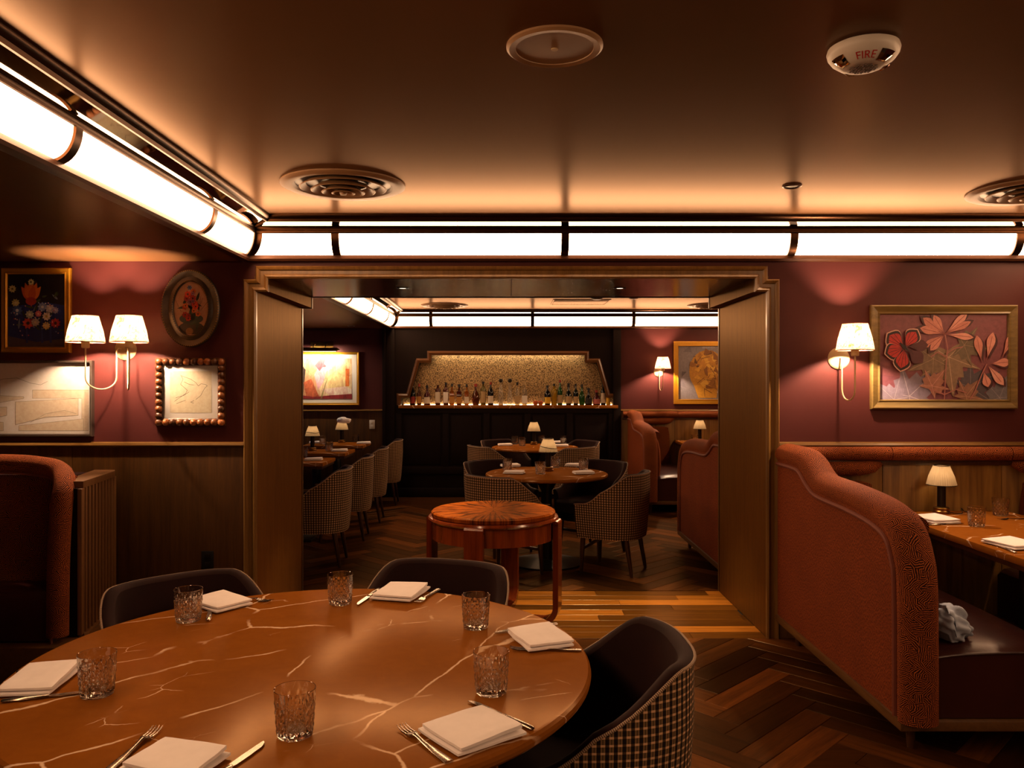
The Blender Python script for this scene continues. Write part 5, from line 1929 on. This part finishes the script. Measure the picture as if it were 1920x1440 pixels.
mb = MB().tube(spline([(2.545, 4.63, .756), (2.60, 4.60, .754), (2.63, 4.66, .775), (2.66, 4.67, .754), (2.70, 4.62, .754)], 6), .0022, 6)
tag(build('lamp_cord', mb, M['black']), 'thin black cord trailing from the right booth lamp', 'cord')
tag(build('plug', MB().cbox(-.016, .016, -.010, .010, 0, .016, .004), M['black'], None, (2.715, 4.612, .7505)), 'small black plug at the end of the lamp cord', 'plug')
tumbler('cut crystal tumbler on the booth table in front of the lamp cord', on_plane(1831, 987, ZT), 'tumblers on the booth table')
tumbler('cut crystal tumbler on the booth table farther back at right', on_plane(1876, 967, ZT), 'tumblers on the booth table')
napkin('folded white napkin on the booth table left of the lamp', [(1742, 985), (1787, 983), (1770, 965), (1714, 967)], ZT, 'napkins on the booth table', 7)
napkin('folded white napkin near the front rim of the booth table', [(1888, 1032), (1950, 1030), (1905, 1010), (1852, 1014)], ZT, 'napkins on the booth table', 8)
cutlery('knife', 'steel knife beside the napkin left of the booth lamp', (1742, 985), (1822, 982), ZT, 'cutlery on the booth table')
cutlery('knife', 'steel knife by the front napkin of the booth table', (1905, 1038), (1845, 1013), ZT, 'cutlery on the booth table')
cutlery('fork', 'steel fork beyond the second booth tumbler', (1930, 973), (1880, 975), ZT, 'cutlery on the booth table')
table_lamp('small distant cream lamp on the end wall booth table', (2.47, 10.30, .75), 'small table lamps')
tumbler('distant tumbler beside the end wall booth lamp', (2.36, 10.1, .75), 'distant tumblers')

# crumpled scarf on the bench
bm = bmesh.new()
bmesh.ops.create_icosphere(bm, subdivisions=5, radius=1.0)
for v in bm.verts:
    p = v.co.copy()
    q = mnoise.noise(p * 1.6 + Vector((3, 1, 7)))
    fold = sin(7 * p.x + 5 * p.z + 5 * q) * .07 + sin(11 * p.y - 9 * p.z + 6 * q) * .05 + abs(mnoise.noise(p * 3.2)) * .16
    r = 1 + .22 * q + fold
    x, y, z = p.x * r * .085, p.y * r * .115, p.z * r * .072
    v.co = Vector((x + .02 * max(0, -z) * 8 * .1, y, max(z, -.052) + .052 + (.03 if p.x < -.5 else 0)))
me = bpy.data.meshes.new('scarf'); bm.to_mesh(me); bm.free()
me.polygons.foreach_set('use_smooth', [True] * len(me.polygons)); me.materials.append(M['cloth'])
tag(put('scarf', me, None, (1.845, 3.40, .436), (0, 0, .3)), 'crumpled pale grey blue scarf on the front booth seat', 'scarf')

# left booth beside the slatted cabinet
t = thing('booth_bench', 'rust velvet booth bench cut off by the left picture edge', 'booth', (-2.9, YI, 0), 0, BG)
LX0, LX1 = XL + .02, -2.235
fxl = lambda mb: mb.move(2.9, -YI, 0)
ya_ = 4.10
topz = 1.045
roll = spline([(LX0, 4.36, topz + .02), (-2.75, 4.36, topz + .018), (-2.50, 4.34, topz + .005), (-2.37, 4.28, topz - .02), (-2.295, 4.18, topz - .075), (-2.278, 4.12, .86), (-2.275, 4.09, .60), (-2.275, 4.08, .22)], 6)
build('edge_roll', fxl(MB().tube(roll, .052, 16)), M['maze'], t, ang=70)
build('piping', fxl(MB().tube([(x - .012, y - .035, z - .045) for x, y, z in roll], .006, 6)), M['pipe'], t)
bk = MB()
rows = []
for z, yy in ((.42, 4.30), (.6, 4.29), (.8, 4.31), (.97, 4.35), (1.0, 4.39)):
    rows.append([(LX0, yy, z), (-2.7, yy - .006, z), (-2.38, yy, z), (-2.31, yy - .05, z), (-2.28, yy - .15, z)])
bk.grid(rows)
build('back_cushion', fxl(bk), M['maze'], t, ang=60, recalc=False)
build('back_frame', fxl(MB().box(LX0, -2.43, 4.40, 4.70, .19, .98)), M['velvet'], t)
sb_ = MB()
rows = []
for y, z in ((4.38, .44), (4.2, .452), (4.09, .448), (4.06, .435), (4.05, .40), (4.05, .20)):
    rows.append([(LX0, y, z), (-2.8, y, z), (-2.36, y, z), (-2.305, y + .012, z - .004), (-2.29, y + .05, z - .01)])
sb_.grid(rows)
build('seat', fxl(sb_), M['leather'], t, ang=50)
build('plinth', fxl(MB().cbox(LX0, -2.20, 3.98, 4.70, .0, .19, .01)), M['plinth'], t)
t = thing('slatted_cabinet', 'walnut cabinet end with vertical slats beside the left booth', 'cabinet', (-2.25, 4.4, 0))
fxl = lambda mb: mb.move(2.25, -4.4, 0)
build('body', fxl(MB().prism([(-2.29, 4.15), (-2.207, 4.15), (-2.295, 4.70), (-2.31, 4.728), (-2.40, 4.728)], 'z', .19, .955)), M['bar'], t)
build('top', fxl(MB().prism([(-2.31, 4.175), (-2.195, 4.175), (-2.275, 4.68), (-2.30, 4.725), (-2.345, 4.731), (-2.42, 4.731)], 'z', .955, .990)), M['slat'], t)
build('plinth_edge', fxl(MB().prism([(-2.31, 4.175), (-2.19, 4.175), (-2.270, 4.69), (-2.30, 4.731), (-2.42, 4.731)], 'z', .17, .20)), M['slat'], t)
for i in range(11):
    q = -.025 + i * .055
    x, y = -2.207 + (-.088) * q / .53, 4.19 + .51 * q / .53
    wd_ = .046 if i in (0, 10) else .026
    build('slat', MB().cbox(-.010, .012, -wd_ / 2, wd_ / 2, .20, .955, .004), M['slat'], t, (x + 2.25, y - 4.4, 0), (0, 0, .17))

# ------------------------------------------------------------------ far room tables
def round_table(label, x, y, R, group):
    t = thing('round_table', label, 'table', (x, y, 0), 0, group)
    build('table_top', MB().lathe([(0, .72), (R - .02, .72), (R - .003, .727), (R, .735), (R - .003, .745), (R - .012, .75), (0, .75)], 72, uvs=False), M['marble'], t, ang=25)
    build('pedestal', MB().lathe([(.05, .03), (.045, .6), (.10, .70), (.10, .72)], 24), M['black'], t)
    build('base', MB().lathe([(.30, 0), (.30, .012), (.10, .03), (.05, .04)], 40), M['black'], t)


RT = 'round tables in the bar room'
FX, FY1, FY2, FR = .333, 6.72, 9.45, .51
round_table('round marble table just beyond the passage', FX, FY1, FR, RT)
round_table('round marble table farther back, close to the bar', FX, FY2, FR, RT)
FG = 'tweed chairs in the bar room'
for lab, fy, dx, dy, rad in (('tweed chair behind the stand, front left of the nearer bar room table', FY1, -.62, -.78, .84),
                             ('large tweed chair front right of the nearer bar room table', FY1, .87, -.42, .86),
                             ('dark lined chair back left of the nearer bar room table', FY1, -.68, .74, .88),
                             ('dark lined chair back right of the nearer bar room table', FY1, .70, .72, .90),
                             ('small tweed chair front left of the table near the bar', FY2, -.85, -.53, .84),
                             ('small tweed chair front right of the table near the bar', FY2, .62, -.78, .84),
                             ('dim dark chair back left of the table near the bar', FY2, -.63, .78, .82),
                             ('dim dark chair back right of the table near the bar', FY2, .85, .56, .86)):
    chair_at(lab, FX, fy, dx, dy, rad, FG)
table_lamp('cream lamp with a dark looped cord on the nearer round bar table', on_plane(1028, 883, .75), 'small table lamps')
lx_, ly_, _ = on_plane(1028, 883, .75)
mb = MB().tube([(lx_ + .069 * cos(a_ * pi / 14), ly_ + .069 * sin(a_ * pi / 14), .956 - .012 * cos(a_ * pi / 14 + .6)) for a_ in range(28)], .003, 6, True)
tag(build('cord_loop', mb, M['black']), 'thin dark cord looped round the lampshade on the nearer round table', 'cord')
table_lamp('small cream lamp on the round table close to the bar', on_plane(1001, 833.5, .75), 'small table lamps')
DG = 'distant tumblers'
for px_, py_, w in ((951, 882, 'distant tumbler at the left of the nearer round table'), (1013, 889, 'distant tumbler at the front of the nearer round table'), (1041, 877, 'distant tumbler just right of the nearer round table lamp'), (1094, 881, 'distant tumbler at the right of the nearer round table'),
                    (965, 833, 'tiny tumbler at the left of the table near the bar'), (979, 836, 'tiny tumbler left of the lamp near the bar'), (1015, 831, 'tiny tumbler right of the lamp near the bar'), (1057, 833, 'tiny tumbler at the right of the table near the bar')):
    tumbler(w, on_plane(px_, py_, .75), DG)


def nap_xy(label, px_, py_, rot, seed, group='distant napkins'):
    p = on_plane(px_, py_, .75)
    b_, t_ = napkin_mesh(.17, .11, seed)
    o = put('napkin', b_, None, (p[0], p[1], .7525), (0, 0, rot)); put('upper_fold', t_, o)
    tag(o, label, 'napkin', group)


for px_, py_, a_, w in ((957, 875, .3, 'white napkin at the rear left of the nearer round table'), (964, 888, -.2, 'white napkin at the front left of the nearer round table'), (1078, 874, -.3, 'white napkin at the rear right of the nearer round table'), (1094, 888.5, .2, 'white napkin at the front right of the nearer round table'),
                        (947, 835.5, .2, 'white napkin at the left of the table near the bar'), (1052, 837, -.2, 'white napkin at the right of the table near the bar'), (1046, 830.5, .3, 'white napkin at the rear right of the table near the bar')):
    nap_xy(w, px_, py_, a_, int(px_))

# row of tables along the left
for lab, yc in (('nearest marble table of the left row in the bar room', 7.82), ('middle marble table of the left row, with a banded lamp', 8.86), ('last marble table of the left row, by the white switch plate', 9.93)):
    booth_table(lab, -2.46, -1.72, yc - .28, yc + .28, 'tables of the left row')
LG_ = 'tweed chairs along the left row'
for lab, yc in (('tweed chair nearest the left jamb in the row', 6.72), ('second tweed chair of the left row', 7.82), ('third tweed chair of the left row', 8.80), ('last tweed chair of the left row, by the dark bar panels', 10.02)):
    chair(lab, -1.58, yc, 1, .05, LG_)
table_lamp('bluish cream lamp with a dark band on the middle left table', on_plane(586, 845, .75), 'small table lamps')
lx_, ly_, _ = on_plane(586, 845, .75)
mb = MB().tube([(lx_ + .070 * cos(a_ * pi / 14), ly_ + .070 * sin(a_ * pi / 14), .952 + .004 * sin(a_ * pi / 7)) for a_ in range(28)], .0035, 6, True)
tag(build('cord_loop', mb, M['black']), 'dark cord looped round the lampshade on the middle left table', 'cord')
table_lamp('lamp capped by a white cloth on the last left table', on_plane(641, 830, .75), 'small table lamps')
lx_, ly_, _ = on_plane(641, 830, .75)
bm = bmesh.new(); bmesh.ops.create_icosphere(bm, subdivisions=4, radius=1.0)
for v in bm.verts:
    p = v.co.copy()
    q = mnoise.noise(p * 2.2) * .25 + .12 * sin(6 * p.x + 5 * p.y)
    v.co = Vector((p.x * (.072 + .02 * q) + (.03 if p.x > .75 else 0), p.y * (.072 + .02 * q), p.z * .045 + .02 * q))
me = bpy.data.meshes.new('cloth'); bm.to_mesh(me); bm.free(); me.polygons.foreach_set('use_smooth', [True] * len(me.polygons)); me.materials.append(M['linen'])
tag(put('cloth', me, None, (lx_ + .01, ly_, 1.028)), 'crumpled white cloth thrown over the last left lampshade', 'cloth')
for px_, py_, w in ((605, 833, 'etched tumbler at the left of the last left table'), (617, 846, 'tumbler on the middle left table beside the lamp'), (667, 829, 'tumbler on the last left table beside the cloth capped lamp'), (569, 857, 'tumbler on the nearest left table, cut by the jamb')):
    tumbler(w, on_plane(px_, py_, .75), DG)
for px_, py_, a_, w in ((682, 832, .1, 'white napkin at the end of the last left table'), (637, 846, .1, 'white napkin at the end of the middle left table'), (588, 863, .1, 'white napkin at the end of the nearest left table'), (593, 831, .2, 'white napkin behind the lamp on the last left table')):
    nap_xy(w, px_, py_, a_, int(px_))

# inferred unseen window, added to the bar room's left wall for bluish light
n = NT('unseen_window_pane'); n.set(Base_Color=(.1, .12, .2, 1), Roughness=.1, Emission_Color=(.55, .58, 1, 1), Emission_Strength=.45)
win = put('unseen_window', None, None, (XL, 8.1, 1.55)); win['kind'] = 'structure'
for dy in (-.62, 0, .62):
    build('pane', MB().box(.004, .010, dy - .29, dy + .29, -.42, .42), n.mat, win)
wfm = MB()
for dy in (-.93, -.31, .31, .93):
    wfm.box(0, .035, dy - .02, dy + .02, -.46, .46)
wfm.box(0, .035, -.95, .95, .42, .46).box(0, .05, -.95, .95, -.46, -.42)
build('frame', wfm, M['bar'], win)

# unseen table and strong lamp, added to brighten the left booth's cushion
booth_table('unseen marble table added for the left booth, beyond the left picture edge', -3.45, -2.80, 2.95, 3.85, 'booth tables')
table_lamp('unseen cream lamp added to light the left booth, beyond the left picture edge', (-3.08, 3.62, .75), 'small table lamps', 8.0)
